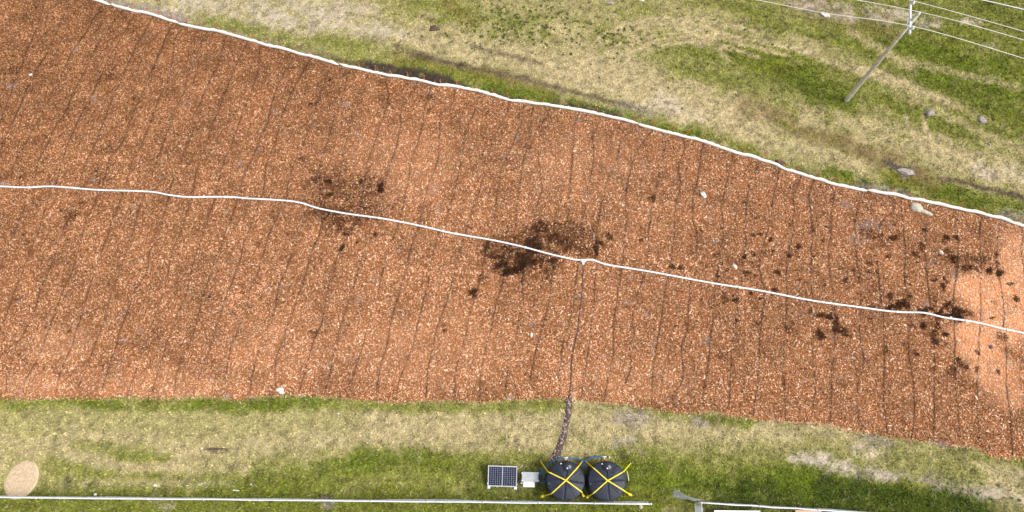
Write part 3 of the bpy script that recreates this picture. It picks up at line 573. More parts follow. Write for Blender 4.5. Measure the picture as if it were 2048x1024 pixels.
o = sheet_disc('sand_pad', disc_c[0], disc_c[1], 0.96, 1.10, -0.45, M['sand'], 0.045); tag(o, kind='structure')

b = MB(); prof = [(-0.24, -0.03), (-0.15, 0.04), (-0.05, 0.075), (0.05, 0.06), (0.14, 0.03), (0.24, -0.03)]
P = TRENCH; V = []
for i in range(len(P)):
    t = P[min(i + 1, len(P) - 1)] - P[max(i - 1, 0)]; t = t / np.linalg.norm(t); nx, ny = -t[1], t[0]
    wdt = 0.85 + 0.5 * mnoise.noise((P[i][1] * 1.3, 3.3, 0))
    for s_, z_ in prof:
        jx = 0.05 * mnoise.noise((P[i][0] * 5, P[i][1] * 5, s_ * 20))
        V.append((P[i][0] + nx * (s_ * wdt + jx), P[i][1] + ny * (s_ * wdt + jx), z_ + 0.03 * mnoise.noise((P[i][0] * 6, P[i][1] * 6, s_ * 9))))
k = len(prof)
b.add(V, [(i * k + j, i * k + j + 1, (i + 1) * k + j + 1, (i + 1) * k + j) for i in range(len(P) - 1) for j in range(k - 1)])
o = b.build('trench_backfill', M['soil'], smooth=True); tag(o, kind='structure')
def rock_verts(seed, sub=2, rough=0.35):
    bm = bmesh.new(); bmesh.ops.create_icosphere(bm, subdivisions=sub, radius=1)
    V = []
    for v in bm.verts:
        p = v.co.copy(); f = 1 + rough * mnoise.noise(p * 1.3 + Vector((seed * 3.1, 0, 0))) + rough * 0.4 * mnoise.noise(p * 3.5 + Vector((0, seed * 1.7, 0)))
        V.append(p * f)
    F = [tuple(x.index for x in f.verts) for f in bm.faces]; bm.free(); return V, F
b = MB(); tmpl = [rock_verts(k, 1, .5) for k in range(5)]
for k in range(240):
    p = P[random.randrange(len(P))]; s_ = random.uniform(.02, .06) if random.random() < .85 else random.uniform(.06, .09)
    V, F = tmpl[k % 5]; ox, oy = random.gauss(-0.05, .09), random.gauss(0, .08); rz = random.uniform(0, 6.28); R = Matrix.Rotation(rz, 3, 'Z')
    b.add([R @ Vector((v.x * s_, v.y * s_ * .8, v.z * s_ * .7)) + Vector((p[0] + ox, p[1] + oy, .05 - abs(ox) * .25)) for v in V], F)
o = b.build('soil_clods', M['clod']); tag(o, 'loose grey brown soil clods heaped along the narrow trench', 'soil clods', kind='stuff')

# ------------------------------------------------------------------ white distribution pipe, feed pipe
PIPE_PX = [(-160, 372), (-80, 374), (0, 375), (60, 377), (110, 375), (200, 382), (300, 385), (340, 392), (380, 396), (460, 396), (500, 399), (590, 405), (640, 419), (700, 430), (760, 438), (840, 453), (900, 467), (980, 481), (1040, 494), (1100, 510),
           (1150, 521), (1165, 522), (1185, 521), (1210, 530), (1300, 545), (1420, 567), (1520, 583), (1620, 602), (1720, 616), (1790, 625), (1845, 627), (1885, 636), (1950, 646), (2000, 658), (2048, 668), (2120, 684), (2240, 708)]
PW = catmull(world_path(PIPE_PX), 0.35)
def on_bed(P, lift):
    s = bed_sd(P[:, 0], P[:, 1]); return np.column_stack([P, np.maximum(bedz(P[:, 0], P[:, 1], s), gz(P[:, 0], P[:, 1])) + lift])
pipe = empty('distribution_pipe', tuple(G3(1165, 522))); tag(pipe, 'long white plastic pipe snaking lengthwise across the middle of mulch bed', 'pipe')
def child_build(b, name, material, parent, smooth=False):
    """geometry given in world metres, parented under a thing standing at its own base"""
    l = parent.location; b.V = [(v[0] - l.x, v[1] - l.y, v[2] - l.z) for v in b.V]
    return b.build(name, material, parent, smooth)
P3 = on_bed(PW, 0.075)
child_build(MB().tube(P3, 0.058, 10), 'pipe_run', M['pvc'], pipe, True)
for u, v in [(60, 377), (200, 382), (360, 395), (447, 396), (610, 411), (760, 438), (905, 468), (1045, 496), (1330, 550), (1480, 577), (1640, 605), (1790, 625), (1930, 643), (2010, 660)]:
    g = np.array(G(u, v)); i = int(np.argmin(((PW - g)**2).sum(1))); i = min(max(i, 1), len(PW) - 2)
    a_, c_ = Vector(P3[i - 1]), Vector(P3[i + 1]); m_ = (a_ + c_) / 2; dv = (c_ - a_).normalized() * 0.10
    child_build(MB().tube([m_ - dv, m_ + dv], 0.072, 10), 'coupling', M['pvc'], pipe, True)
tee = MB(); g = G3(1166, 522, 0.16); tee.tube([g + Vector((-.16, 0, 0)), g + Vector((.16, 0, 0))], .085, 10); tee.tube([g, g + Vector((0, -.24, -.02))], .075, 10)
child_build(tee, 'tee_joint', M['pvc'], pipe, True)
FP = on_bed(catmull(world_path([(1166, 527), (1164, 581), (1155, 661), (1144, 718), (1142, 762), (1138, 800), (1136, 815)]), 0.3), 0.05); FP[-2:, 2] = (0.03, -0.03)
o = MB().tube(FP, 0.029, 8).build('feed_pipe', M['pvc_dirty'], smooth=True); tag(o, 'dark purple grey feed pipe from white pipe joint down to trench', 'pipe')

# ------------------------------------------------------------------ drip lines
for k, Pd in enumerate(DRIP):
    up = k < len(ABOVE); i = k + 1 if up else k - len(ABOVE) + 1
    Z = (fbm(Pd[:, 0], Pd[:, 1], 0.8, 2, 50) - 0.5) * 0.06
    P3 = on_bed(Pd, 0.025); P3[:, 2] += Z * 1.2
    b = MB().tube(P3, 0.013, 5)
    for _ in range(max(2, int(len(Pd) / 9))):                       # emitters and knots of dead growth on the line
        q = P3[random.randrange(len(P3))]; r = random.uniform(.02, .045); V, F = tmpl[random.randrange(5)]
        b.add([Vector((v.x * r, v.y * r * 1.3, v.z * r * .7)) + Vector((q[0] + random.gauss(0, .02), q[1], q[2])) for v in V], F)
    o = b.build('drip_line', M['drip'])
    tag(o, 'thin black drip line on mulch %s white pipe, %s from the left' % ('above the' if up else 'below the', ordinal(i)), 'drip line', 'drip lines across the mulch bed')

# ------------------------------------------------------------------ white filter sock and stakes
SB = [-40, 222, 357, 678, 1275, 1736, 2200]
SLAB = ['white filter sock length running out of the top left corner', 'short white filter sock length, second from the top left corner', 'white filter sock length, third from the left along the mulch edge',
        'longest white filter sock length, past the dark bare soil strip', 'white filter sock length curving above the white rock in the mulch', 'white filter sock length at the right, beside the two-lobed pale rock']
spx = catmull(np.array(SOCK_PX, float), 9.0)
for k in range(6):
    q = spx[(spx[:, 0] >= SB[k] - 4) & (spx[:, 0] <= SB[k + 1] + 4)]
    P = np.array([G(u, v) for u, v in q]); m = len(P); s = np.concatenate([[0], np.cumsum(np.linalg.norm(np.diff(P, axis=0), axis=1))])
    P2 = catmull(P, 0.11); m = len(P2)
    w1 = np.array([mnoise.noise((p[0] * 0.9, p[1] * 0.9, 2.0)) for p in P2]); w2 = np.array([mnoise.noise((p[0] * 3.5, p[1] * 3.5, 7.0)) for p in P2])
    tg = np.gradient(P2, axis=0); tg /= np.linalg.norm(tg, axis=1)[:, None]; nrm = np.stack([-tg[:, 1], tg[:, 0]], 1)
    P2 = P2 + nrm * (w1 * 0.10 + w2 * 0.03 + (0.05 if k % 2 else -0.03))[:, None]
    r = 0.106 + 0.024 * w2 + 0.016 * w1
    e = np.minimum(np.arange(m), np.arange(m)[::-1]); r = r * np.clip(0.35 + e * 0.25, 0, 1)
    o = MB().tube(np.column_stack([P2, 0.085 + 0 * r]), list(r), 10).build('filter_sock', M['sock'], smooth=True)
    tag(o, SLAB[k], 'filter sock', 'white sock lengths along the mulch edge')
SX = [222, 273, 299, 322, 346, 375, 402, 438, 473, 505, 533, 563, 596, 622, 654, 687, 720, 750, 784, 816, 848, 881, 914, 954, 988, 1017, 1052, 1087, 1120, 1157, 1193, 1235, 1272, 1308, 1343, 1374, 1405, 1445, 1487, 1525, 1557, 1593, 1630, 1666, 1703, 1742, 1778, 1812, 1848, 1884, 1920, 1961, 1994, 2031]
for i, u in enumerate(SX):
    v = np.interp(u, spx[:, 0], spx[:, 1]); x0, y0 = G(u, v - 2); h = random.uniform(.42, .62); wd = .021
    lean = Matrix.Rotation(random.gauss(0, .10), 4, 'X') @ Matrix.Rotation(random.gauss(0, .12), 4, 'Y') @ Matrix.Rotation(random.uniform(0, 1.5), 4, 'Z')
    h1 = h * random.uniform(.25, .5)
    def prism(z0, z1, w): return [(-w, -w, z0), (w, -w, z0), (w, w, z0), (-w, w, z0), (-w, -w, z1), (w, -w, z1), (w, w, z1), (-w, w, z1)]
    FQ = [(0, 3, 2, 1), (4, 5, 6, 7), (0, 1, 5, 4), (1, 2, 6, 5), (2, 3, 7, 6), (3, 0, 4, 7)]
    st = MB().add(prism(0, h1, wd), FQ); st.add([(-wd, -wd, -.001), (wd, -wd, -.001), (wd, wd, -.001), (-wd, wd, -.001), (0, 0, -.18)], [(0, 1, 4), (1, 2, 4), (2, 3, 4), (3, 0, 4)])
    o = st.build('stake', M['stake']); o.matrix_world = Matrix.Translation((x0, y0 + 0.13, 0.02)) @ lean
    MB().add(prism(h1, h, wd * 1.06), FQ).build('painted_tip', M['stake' if u == 1994 else 'paint'], o)
    tag(o, 'bare wooden stake without red paint, second from the right along the sock' if u == 1994 else 'small red-tipped wooden stake behind the white sock, %s from the left' % ordinal(i + 1), 'stake', 'stakes holding the white sock')

# ------------------------------------------------------------------ water tanks
TANK_R, TANK_H = 1.045, 1.72
def dome(r): return TANK_H + 0.17 * (1 - (min(r, TANK_R) / TANK_R)**2)
def tank(u, v, label, lidpx, a0):
    c = G3(u, v, TANK_H); c.z = 0.0
    t = empty('water_tank', c); tag(t, label, 'water tank', 'pair of black water tanks')
    prof = [(TANK_R - .05, 0.0), (TANK_R - .01, .04)]
    for k in range(6):
        z = .08 + k * .26; prof += [(TANK_R - .035, z), (TANK_R, z + .05), (TANK_R, z + .20), (TANK_R - .035, z + .245)]
    prof += [(TANK_R, TANK_H - .07), (TANK_R - .005, TANK_H - .03), (TANK_R - .035, TANK_H + .005)]
    for r in np.linspace(.96, .16, 12): prof.append((r, dome(r)))
    prof.append((.02, dome(.1)))
    def ribs(r, z, a):
        if z < TANK_H or r > 1.0: return 0
        k = ((a - a0) / (math.pi / 4)); dk = abs(k - round(k)) * r * (math.pi / 4)
        return -0.055 * max(0, 1 - (dk / 0.045)**2) * (1 if r > .2 else 0) if round(k) % 2 == 0 else 0.02 * max(0, 1 - (max(0, dk - .06) / .04)) - .03 * max(0, 1 - (dk / .03)**2)
    MB().lathe(prof, (0, 0, 0), 160, ribs).build('tank_body', M['poly'], t, True)
    lp = G3(*lidpx, TANK_H + .2) - c; lp.z = dome(math.hypot(lp.x, lp.y))
    ld = MB().lathe([(.27, -.12), (.27, .03), (.24, .05), (.24, .09), (.225, .11), (.02, .125)], lp, 32).build('lid', M['polyl'], t, True)
    for k in range(8):
        an = k * math.pi / 4; MB().box((lp.x + .235 * math.cos(an), lp.y + .235 * math.sin(an), lp.z + .075), (.05, .03, .05), an).build('lid_grip', M['polyl'], ld)
    MB().lathe([(.04, .11), (.04, .14), (.025, .15)], (lp.x - .04, lp.y - .10, lp.z), 12).build('bright_dot', M['white'], ld, True)  # added white disc shaping the bright reflecting dot on the lid
    MB().box((lp.x + .06, lp.y + .02, lp.z + .135), (.06, .025, .03), .6).build('lid_latch', M['galv'], ld)
    for an in (math.radians(25), math.radians(190), math.radians(285)):
        MB().lathe([(.075, -.08), (.075, .025), (.05, .04), (.035, .02)], (.93 * math.cos(an), .93 * math.sin(an), dome(.93)), 16).build('lifting_lug', M['polyl'], t, True)
    MB().lathe([(.04, 0), (.04, .06), (.02, .07)], (.30 - .55, .93 - .05, dome(.97) + .0), 12).build('overflow_cap', M['white'], t, True)
    return t, c
tankA, cA = tank(1131.5, 961, 'black ribbed water tank beside the grey control box', (1136, 932.5), math.radians(-8))
tankB, cB = tank(1214.5, 961.5, 'black ribbed water tank farther from the grey control box', (1216, 933), math.radians(3))

def z5(x, y): return (940 + x / 5.12, 880 + y / 5.12)
def strap(name_label, c, anchor1, edge1, edge2, anchor2, lift):
    a1 = G3(*z5(*anchor1), .06); a2 = G3(*z5(*anchor2), .06); e1 = G3(*z5(*edge1), TANK_H - .02); e2 = G3(*z5(*edge2), TANK_H - .02)
    def fit(e):
        dv = Vector((e.x - c.x, e.y - c.y, 0)); return c + dv.normalized() * (TANK_R + .012) + Vector((0, 0, TANK_H - .03))
    e1, e2 = fit(e1), fit(e2); top = Vector((c.x, c.y, 0)); pts = [a1, a1.lerp(e1, .5), e1]
    for k in range(1, 24):
        f = k / 24; p = e1.lerp(top, f * 2) if f < .5 else top.lerp(e2, f * 2 - 1)
        r = math.hypot(p.x - c.x, p.y - c.y); pts.append(Vector((p.x, p.y, dome(r) + .02 + lift)))
    pts += [e2, e2.lerp(a2, .5), a2]
    t = empty('tie_down_strap', a1); tag(t, name_label, 'strap', 'yellow tie-down straps over the tanks')
    V = []; w = .030
    for i, p in enumerate(pts):
        tg = (pts[min(i + 1, len(pts) - 1)] - pts[max(i - 1, 0)]); s = Vector((-tg.y, tg.x, 0)).normalized() * w; n_ = Vector((0, 0, .004))
        V += [p - s - n_, p + s - n_, p + s + n_, p - s + n_]
    b = MB().add(V, [(i * 4 + k, i * 4 + (k + 1) % 4, i * 4 + 4 + (k + 1) % 4, i * 4 + 4 + k) for i in range(len(pts) - 1) for k in range(4)])
    child_build(b, 'webbing', M['strap'], t)
    m_ = a2.lerp(e2, .28); child_build(MB().box(m_ + Vector((0, 0, .03)), (.12, .16, .06), math.atan2((e2 - a2).y, (e2 - a2).x) + 1.57), 'ratchet', M['strap'], t)
    for a in (a1, a2):
        child_build(MB().tube([a + Vector((0, 0, -.25)), a + Vector((0, 0, .03)), a + Vector((.05, 0, .07)), a + Vector((.09, .02, .02))], .012, 6), 'ground_anchor', M['galv'], t)
    return t
strap('yellow strap over the tank near the control box, running upper left to lower right', cA, (720, 215), (812, 332), (1130, 522), (1165, 582), 0)
strap('yellow strap over the tank near the control box, running upper right to lower left', cA, (1158, 208), (1120, 262), (850, 535), (715, 585), .012)
strap('yellow strap over the tank far from the control box, upper left to lower right', cB, (1170, 205), (1240, 265), (1600, 532), (1660, 572), 0)
strap('yellow strap over the tank far from the control box, upper right to lower left', cB, (1650, 235), (1562, 330), (1300, 512), (1188, 596), .012)

# ------------------------------------------------------------------ blue hose with valves
def hose_path(L): return [tuple(p) for p in catmull(np.array([tuple(G3(*z5(x, y), z)) for x, y, z in L]), .06)]
hose = empty('water_hose', G3(*z5(980, 182), 0)); tag(hose, 'glossy blue water hose looping from control box behind both black tanks', 'hose')
child_build(MB().tube(hose_path([(700, 352, .5), (722, 340, .48), (745, 305, .4), (820, 242, .25), (900, 193, .18), (955, 180, .2)]), .034, 8), 'hose_length', M['hose'], hose, True)
child_build(MB().tube(hose_path([(1005, 183, .2), (1080, 194, .15), (1150, 214, .2), (1186, 245, .3), (1188, 278, .36), (1165, 294, .38), (1145, 272, .36), (1155, 228, .32), (1200, 197, .26), (1280, 176, .2), (1355, 172, .2)]), .034, 8), 'hose_length', M['hose'], hose, True)
child_build(MB().tube(hose_path([(706, 352, .46), (745, 354, .4), (775, 385, .3), (774, 415, .25), (745, 440, .22), (716, 425, .22), (709, 385, .26), (722, 356, .34)]), .032, 8), 'hose_length', M['hose'], hose, True)
child_build(MB().tube(hose_path([(775, 400, .3), (790, 422, .32), (806, 420, .34)]), .034, 8), 'hose_length', M['hose'], hose, True)
for (tx, ty), cc in (((980, 182), cA), ((1372, 172), cB)):
    p = G3(*z5(tx, ty), .2); f = MB().tube([p + Vector((-.14, 0, 0)), p + Vector((.14, 0, 0))], .045, 8).tube([p, p + Vector((0, -.16, 0))], .04, 8)
    child_build(f, 'tee_fitting', M['galv'], hose, True)
    child_build(MB().tube([p + Vector((0, -.13, 0)), p + Vector((.01, -.36, .02))], .045, 8).box(p + Vector((0, -.2, .08)), (.14, .03, .02), .5), 'valve', M['red'], hose)
p = G3(*z5(1400, 176), .2); child_build(MB().tube([p, p + Vector((.16, -.01, 0))], .04, 8).box(p + Vector((.06, 0, .07)), (.03, .13, .02), .3), 'valve', M['red'], hose)
p = G3(*z5(1420, 178), .2); child_build(MB().tube([p, p + Vector((.08, 0, 0))], .05, 8), 'end_cap', M['pvc'], hose, True)

# ------------------------------------------------------------------ solar panel
def z10(x, y): return (960 + x / 10.24, 900 + y / 10.24)
BL = G3(*z10(158, 738), .32); BR = G3(*z10(750, 758), .32); TL = G3(*z10(172, 316), .95)
ex = (BR - BL); wdt = ex.length; ex.normalize(); ey = TL - BL; ey = ey - ex * ey.dot(ex); hgt_ = ey.length; ey.normalize(); ez = ex.cross(ey)
R = Matrix((ex, ey, ez)).transposed(); ctr = BL + ex * wdt / 2 + ey * hgt_ / 2
sp = empty('solar_panel', (ctr.x, ctr.y, 0)); tag(sp, 'tilted blue solar panel with white frame on grass left of control box', 'solar panel')
def loc(x, y, z): return ctr + ex * x + ey * y + ez * z
child_build(MB().box(loc(0, 0, -.012), (wdt - .05, hgt_ - .05, .012), mtx=R), 'backsheet', M['cabinet'], sp)
fr = MB(); fw = .035
for s in (-1, 1):
    fr.box(loc(0, s * (hgt_ / 2 - fw / 2), 0), (wdt, fw, .045), mtx=R); fr.box(loc(s * (wdt / 2 - fw / 2), 0, 0), (fw, hgt_ - 2 * fw, .044), mtx=R)
child_build(fr, 'frame', M['alu'], sp)
ce = MB(); NX, NY = 12, 10; pw = (wdt - .14) / NX; ph = (hgt_ - .11) / NY
for i in range(NX):
    for j in range(NY):
        xx = (i - NX / 2 + .5) * pw + (.022 if i >= NX / 2 else -.022); ce.box(loc(xx, (j - NY / 2 + .5) * ph, 0), (pw - .017, ph - .015, .012), mtx=R)
o = child_build(ce, 'solar_cells', M['cell'], sp); o['kind'] = 'stuff'
for s in (-1, 1):
    lo = loc(s * (wdt / 2 - .06), -hgt_ / 2 + .02, -.03); hi = loc(s * (wdt / 2 - .10), hgt_ / 2 - .12, -.03)
    child_build(MB().tube([lo, Vector((lo.x, lo.y - .06, 0.0))], .025, 6).box((lo.x, lo.y - .09, .06), (.16, .14, .12)), 'front_foot', M['white'], sp)
    child_build(MB().tube([hi, Vector((hi.x, hi.y + .02, -.03))], .022, 6), 'rear_leg', M['alu'], sp)
    child_build(MB().tube([Vector((lo.x, lo.y, .1)), Vector((hi.x, hi.y, .1))], .02, 6), 'ground_rail', M['alu'], sp)
    child_build(MB().box(loc(s * (wdt / 2 + .012), -hgt_ / 2 + .16, 0), (.05, .09, .05), mtx=R), 'clamp', M['alu'], sp)
o = MB().tube(catmull(np.array([tuple(G3(*z10(x, y), z)) for x, y, z in [(770, 382, .6), (800, 372, .2), (835, 352, .05), (868, 312, .04), (862, 285, .04), (845, 272, .03)]]), .05), .010, 6).build('cable_loop', M['pvc'], smooth=True)
tag(o, 'thin pale cable trailing from the upper right corner of solar panel', 'cable')
o = MB().tube(catmull(np.array([tuple(G3(*z10(x, y), z)) for x, y, z in [(745, 560, .45), (775, 500, .35), (810, 480, .2), (838, 495, .1), (825, 560, .05), (800, 600, .05), (780, 560, .1), (790, 610, .1), (820, 645, .2), (860, 655, .4)]]), .05), .013, 6).build('cable_loop', M['cable'], smooth=True)
tag(o, 'black power cable looping between solar panel and grey control box', 'cable')

# ------------------------------------------------------------------ control box
CZ = .78
p0, p1 = G3(*z10(858, 650), CZ), G3(*z10(1195, 452), CZ); cw, cd = (p1.x - p0.x), (p1.y - p0.y); cc = (p0 + p1) / 2
cb = empty('control_box', (cc.x, cc.y, 0)); tag(cb, 'grey metal control box with white tray, between solar panel and tank', 'control box'); RZ = math.radians(-1.5)
child_build(MB().box((cc.x, cc.y, .49), (cw - .06, cd - .06, .5), RZ), 'cabinet', M['cabinet'], cb)
ld = child_build(MB().box((cc.x, cc.y, CZ - .02), (cw, cd, .05), RZ), 'cabinet_lid', M['cabinet'], cb)
q0, q1 = G3(*z10(888, 745), .62), G3(*z10(1122, 655), .62)
child_build(MB().box(((q0.x + q1.x) / 2, (q0.y + q1.y) / 2 - .0, .60), (q1.x - q0.x, q1.y - q0.y + .08, .035), RZ), 'tray', M['white'], cb)
child_build(MB().box((cc.x - .02, (q0.y + q1.y) / 2 + .06, .45), (.5, .03, .28), RZ), 'tray_bracket', M['galv'], cb)
child_build(MB().tube([G3(*z10(835, 675), .5), G3(*z10(890, 672), .5)], .05, 8), 'conduit', M['galv'], cb)
for sx in (-1, 1):
    for sy in (-1, 1):
        child_build(MB().box((cc.x + sx * (cw / 2 - .08), cc.y + sy * (cd / 2 - .08), .12), (.05, .05, .26)), 'leg', M['galv'], cb)
        child_build(MB().box((cc.x + sx * (cw / 2 - .01), cc.y + sy * (cd / 2 - .06), CZ - .01), (.06, .05, .07)), 'lid_clip', M['white'], cb)

# ------------------------------------------------------------------ chain-link fences
def lattice(S, ulen, h, pitch, r, nseg=5):
    """woven wire: two families of slanting wires laid on the surface S(u, w)"""
    b = MB(); nu = int(ulen / pitch)
    for fam in (1, -1):
        for k in range(-int(h / pitch), nu + int(h / pitch) + 1):
            pts = []
            for i in range(nseg + 1):
                w = h * i / nseg; u = k * pitch + fam * w
                if -1e-6 <= u <= ulen: pts.append(S(u, w))
            if len(pts) >= 2: b.tube(pts, r, 3, cap=False)
    return b
FH = 1.5
def fence(p, q, label, spacing=3.0, seed=0, bulge=.06, first=True):
    p = Vector((p.x, p.y, 0)); q = Vector((q.x, q.y, 0)); dv = q - p; L = dv.length; dv.normalize(); nv = Vector((-dv.y, dv.x, 0))
    f = empty('chain_link_fence', p); tag(f, label, 'fence')
    def Sf(u, w):
        e = bulge * math.sin(math.pi * w / FH) * mnoise.noise((u * .35 + seed * 9, w * .8, seed)) * 1.6 + .022 * (1 if int(u / .1) % 2 else -1)
        return p + dv * u + nv * (e + .05) + Vector((0, 0, .03 + w))
    child_build(lattice(Sf, L, FH - .08, .075, .0045), 'wire_mesh', M['galv'], f)
    rail = [p + dv * (L * k / 40) + Vector((0, 0, FH - .02 + .01 * mnoise.noise((k * .7, seed, 0)))) + nv * (.03 * mnoise.noise((k * .35, seed, 5))) for k in range(41)]
    child_build(MB().tube(rail, .036, 8), 'top_rail', M['arm'], f, True)
    n_ = int(L / spacing)
    for k in range(n_ + 1):
        c = p + dv * (L * k / n_); pm = child_build(MB().tube([c + Vector((0, 0, -.3)), c + Vector((0, 0, FH))], .034, 10), 'post', M['galv'], f, True)
        capm = MB().lathe([(.055, FH - .03), (.058, FH + .02), (.035, FH + .06), (.01, FH + .075)], (c.x, c.y, 0), 12)
        child_build(capm, 'post_cap', M['arm'], f, True)
    return f
fence(G3(-150, 993.4, FH), G3(1302, 1008, FH), 'long straight chain-link fence behind solar panel and tanks, bottom edge', seed=1)
fence(G3(1403, 1005.5, FH), G3(1990, 1042, FH), 'chain-link fence leaving at the bottom edge, right of the gap', seed=2)
gp = G3(1403, 1007, FH); gp.z = 0; gq = G3(1402, 1085, FH); gq.z = 0; gq.x = gp.x + .05
g = empty('chain_link_gate', gp); tag(g, 'light grey mesh gate leaf standing square to the fence at the gap', 'gate')
gd = (gq - gp); gl = gd.length; gd.normalize()
child_build(lattice(lambda u, w: gp + gd * (u + .03) + Vector((.02 * mnoise.noise((u, w, 3)), 0, .06 + w)), gl - .06, FH - .12, .075, .0065), 'wire_mesh', M['galv'], g)
fm = MB()
for z in (.05, FH - .03): fm.tube([gp + Vector((0, 0, z)), gq + Vector((0, 0, z))], .026, 8)
for e in (gp, gq): fm.tube([e + Vector((0, 0, .05)), e + Vector((0, 0, FH - .03))], .024, 8)
child_build(fm, 'gate_frame', M['arm'], g, True)
# loose end of mesh curling away from the post
c0 = G3(1400, 1005, 0); lm_len = 1.75
def Sl(u, w):
    f = u / lm_len; lean = .04 + .42 * f**2.2; curl = .22 * f * f
    return Vector((c0.x - u * .93 + .05 * mnoise.noise((u * 2, w, 0)), c0.y + .1 + curl + math.sin(lean) * w * .9 + .05 * mnoise.noise((u * 2, w * 2, 4)), .02 + math.cos(lean) * w))
b = lattice(Sl, lm_len, FH - .35, .085, .0048, 8); o = b.build('loose_mesh', M['galv']); tag(o, 'loose curled end of wire mesh flopping over beside the fence gap', 'wire mesh')

# slivers at the lower margin
p = G3(1474, 1021, .5); t = empty('white_table', (p.x, p.y - .6, 0)); tag(t, 'white flat table top just inside the fence at the bottom edge', 'table')
child_build(MB().box((p.x, p.y - .6, .5), (2.55, 1.2, .04), -.01), 'table_top', M['white'], t)
for sx in (-1, 1):
    for sy in (-1, 1): child_build(MB().box((p.x + sx * 1.15, p.y - .6 + sy * .5, .22), (.05, .05, .52)), 'leg', M['galv'], t)
p = G3(1618, 1019.5, .25); t = empty('timber_stack', (p.x, p.y - .45, 0)); tag(t, 'low stack of pinkish raw boards behind the fence at the bottom edge', 'timber')
for k in range(2):
    for j in range(5): child_build(MB().box((p.x + random.gauss(0, .03), p.y - .1 - j * .18, .06 + k * .09), (1.6 if j else 1.45, .16, .08), random.gauss(-.02, .012)), 'board', M['pinkwood'], t)

# ------------------------------------------------------------------ power pole and lines
base = G3(1692, 201, 0); PH = 8.9
up = empty('utility_pole', base); tag(up, 'weathered wooden power pole with white crossarm, leaning shadowless over the meadow', 'power pole')
up['label'] = 'tall weathered wooden power pole with white crossarm in the upper right meadow'
child_build(MB().tube([base + Vector((0, 0, z)) for z in (-.6, 0, 2, 4, 6, PH)], [.165, .16, .145, .13, .115, .10], 14), 'pole_shaft', M['pole'], up, True)
AZ = 8.35
a0_, a1_ = G3(1821, 6, AZ), G3(1819.5, 68, AZ)
am = child_build(MB().tube([a0_, a1_], .075, 6), 'crossarm', M['arm'], up)
mid = (a0_ + a1_) / 2; near_arm = a0_.lerp(a1_, .53)
child_build(MB().tube([near_arm, Vector((base.x, base.y, AZ))], .05, 6), 'arm_bracket', M['arm'], up)
child_build(MB().tube([a0_.lerp(a1_, .25), Vector((base.x, base.y, AZ - .7))], .02, 6), 'brace', M['galv'], up)
child_build(MB().tube([a0_.lerp(a1_, .8), Vector((base.x, base.y, AZ - .7))], .02, 6), 'brace', M['galv'], up)
INS = [(.02, .03), (.1, .04), (.1, .07), (.06, .09), (.1, .11), (.1, .14), (.05, .17), (.06, .21), (.03, .24)]
iA = a0_ + Vector((.06, -.1, .05)); iC = a1_.lerp(a0_, .14) + Vector((.07, 0, .05)); iB = Vector((base.x, base.y, PH))
for p_ in (iA, iC, iB): child_build(MB().lathe(INS, p_, 14), 'insulator', M['porcelain'], up, True)
def wire(name, px, r, material, label):
    P = np.array([tuple(G3(u, v, z)) if not isinstance(u, Vector) else tuple(u) for u, v, z in px])
    P = np.vstack([P[0] + (P[0] - P[1]) * 1.2 + np.array((0, 0, -.15)), P, P[-1] + (P[-1] - P[-2]) * 1.2 + np.array((0, 0, -.25))])
    o = MB().tube(catmull(P, 1.0), r, 6).build(name, material, smooth=True); tag(o, label, 'power line', 'overhead wires in the upper right corner'); return o
tp = Vector((0, 0, .22))
wire('power_line', [(1695, -28, 8.35), (iA + tp, 0, 0), (2048, 63, 8.0)], .0165, M['wire'], 'uppermost of the pale wires held by the pole, on the crossarm far end')
wire('power_line', [(1560, -26, 8.4), (iB + tp, 0, 0), (2048, 80, 8.3)], .0165, M['wire'], 'middle pale wire, crossing the very top of the power pole')
wire('power_line', [(1510, -1, 8.0), (1648, 26, 8.15), (iC + tp, 0, 0), (2048, 117, 7.95)], .0185, M['wire'], 'lowest of the pale wires, on the crossarm near end')
NZ = 7.1
wire('power_line', [(1426, -1, 6.6), (1560, 26, 6.7), (1700, 53, 6.9), (Vector((base.x, base.y - .14, NZ)), 0, 0), (1960, 107, 6.8), (2060, 134, 6.6)], .009, M['wire_dark'], 'thin dark wire fixed to the pole below the crossarm')
wire('power_line', [(1880, -20, 8.9), (1965, 0, 8.9), (2048, 19, 8.9)], .028, M['wire'], 'thick pale wire cutting the top right corner, not on the pole')

# ------------------------------------------------------------------ stones, mounds and small litter
def rock(u, v, sx, sy, sz, rz, material, name, label, cat, seed, sub=3, rough=.35, onbed=True):
    x0, y0 = G(u, v); z0 = 0.08 if onbed else 0.0; V, F = rock_verts(seed, sub, rough); Rm = Matrix.Rotation(rz, 3, 'Z')
    b = MB().add([Rm @ Vector((q.x * sx, q.y * sy, max(q.z, -.35) * sz)) for q in V], F); o = b.build(name, material, smooth=True); o.location = (x0, y0, z0 + sz * (.2 if onbed else 0.0))
    return tag(o, label, cat)
rock(1406, 391, .17, .25, .15, .4, M['stonew'], 'rock', 'white egg-shaped rock alone on the mulch, upper right of bed', 'rock', 1)
V1, F1 = rock_verts(2, 3, .25); V2, F2 = rock_verts(3, 3, .2); x0, y0 = G(1831, 417); R2 = Matrix.Rotation(math.radians(-26), 3, 'Z'); b = MB()
b.add([R2 @ Vector((q.x * .42, q.y * .33, max(q.z, -.3) * .22)) for q in V1], F1); b.add([R2 @ Vector((.62 + q.x * .48, -.07 + q.y * .15, max(q.z, -.3) * .14)) for q in V2], F2)
o = b.build('rock', M['stone'], smooth=True); o.location = (x0, y0, .13); tag(o, 'big pale two-lobed rock lying below the white sock at the right', 'rock')
rock(1881, 506, .12, .17, .09, .5, M['stonew'], 'rock', 'small white angular rock between dark wet patches at the right', 'rock', 4, 2, .6)
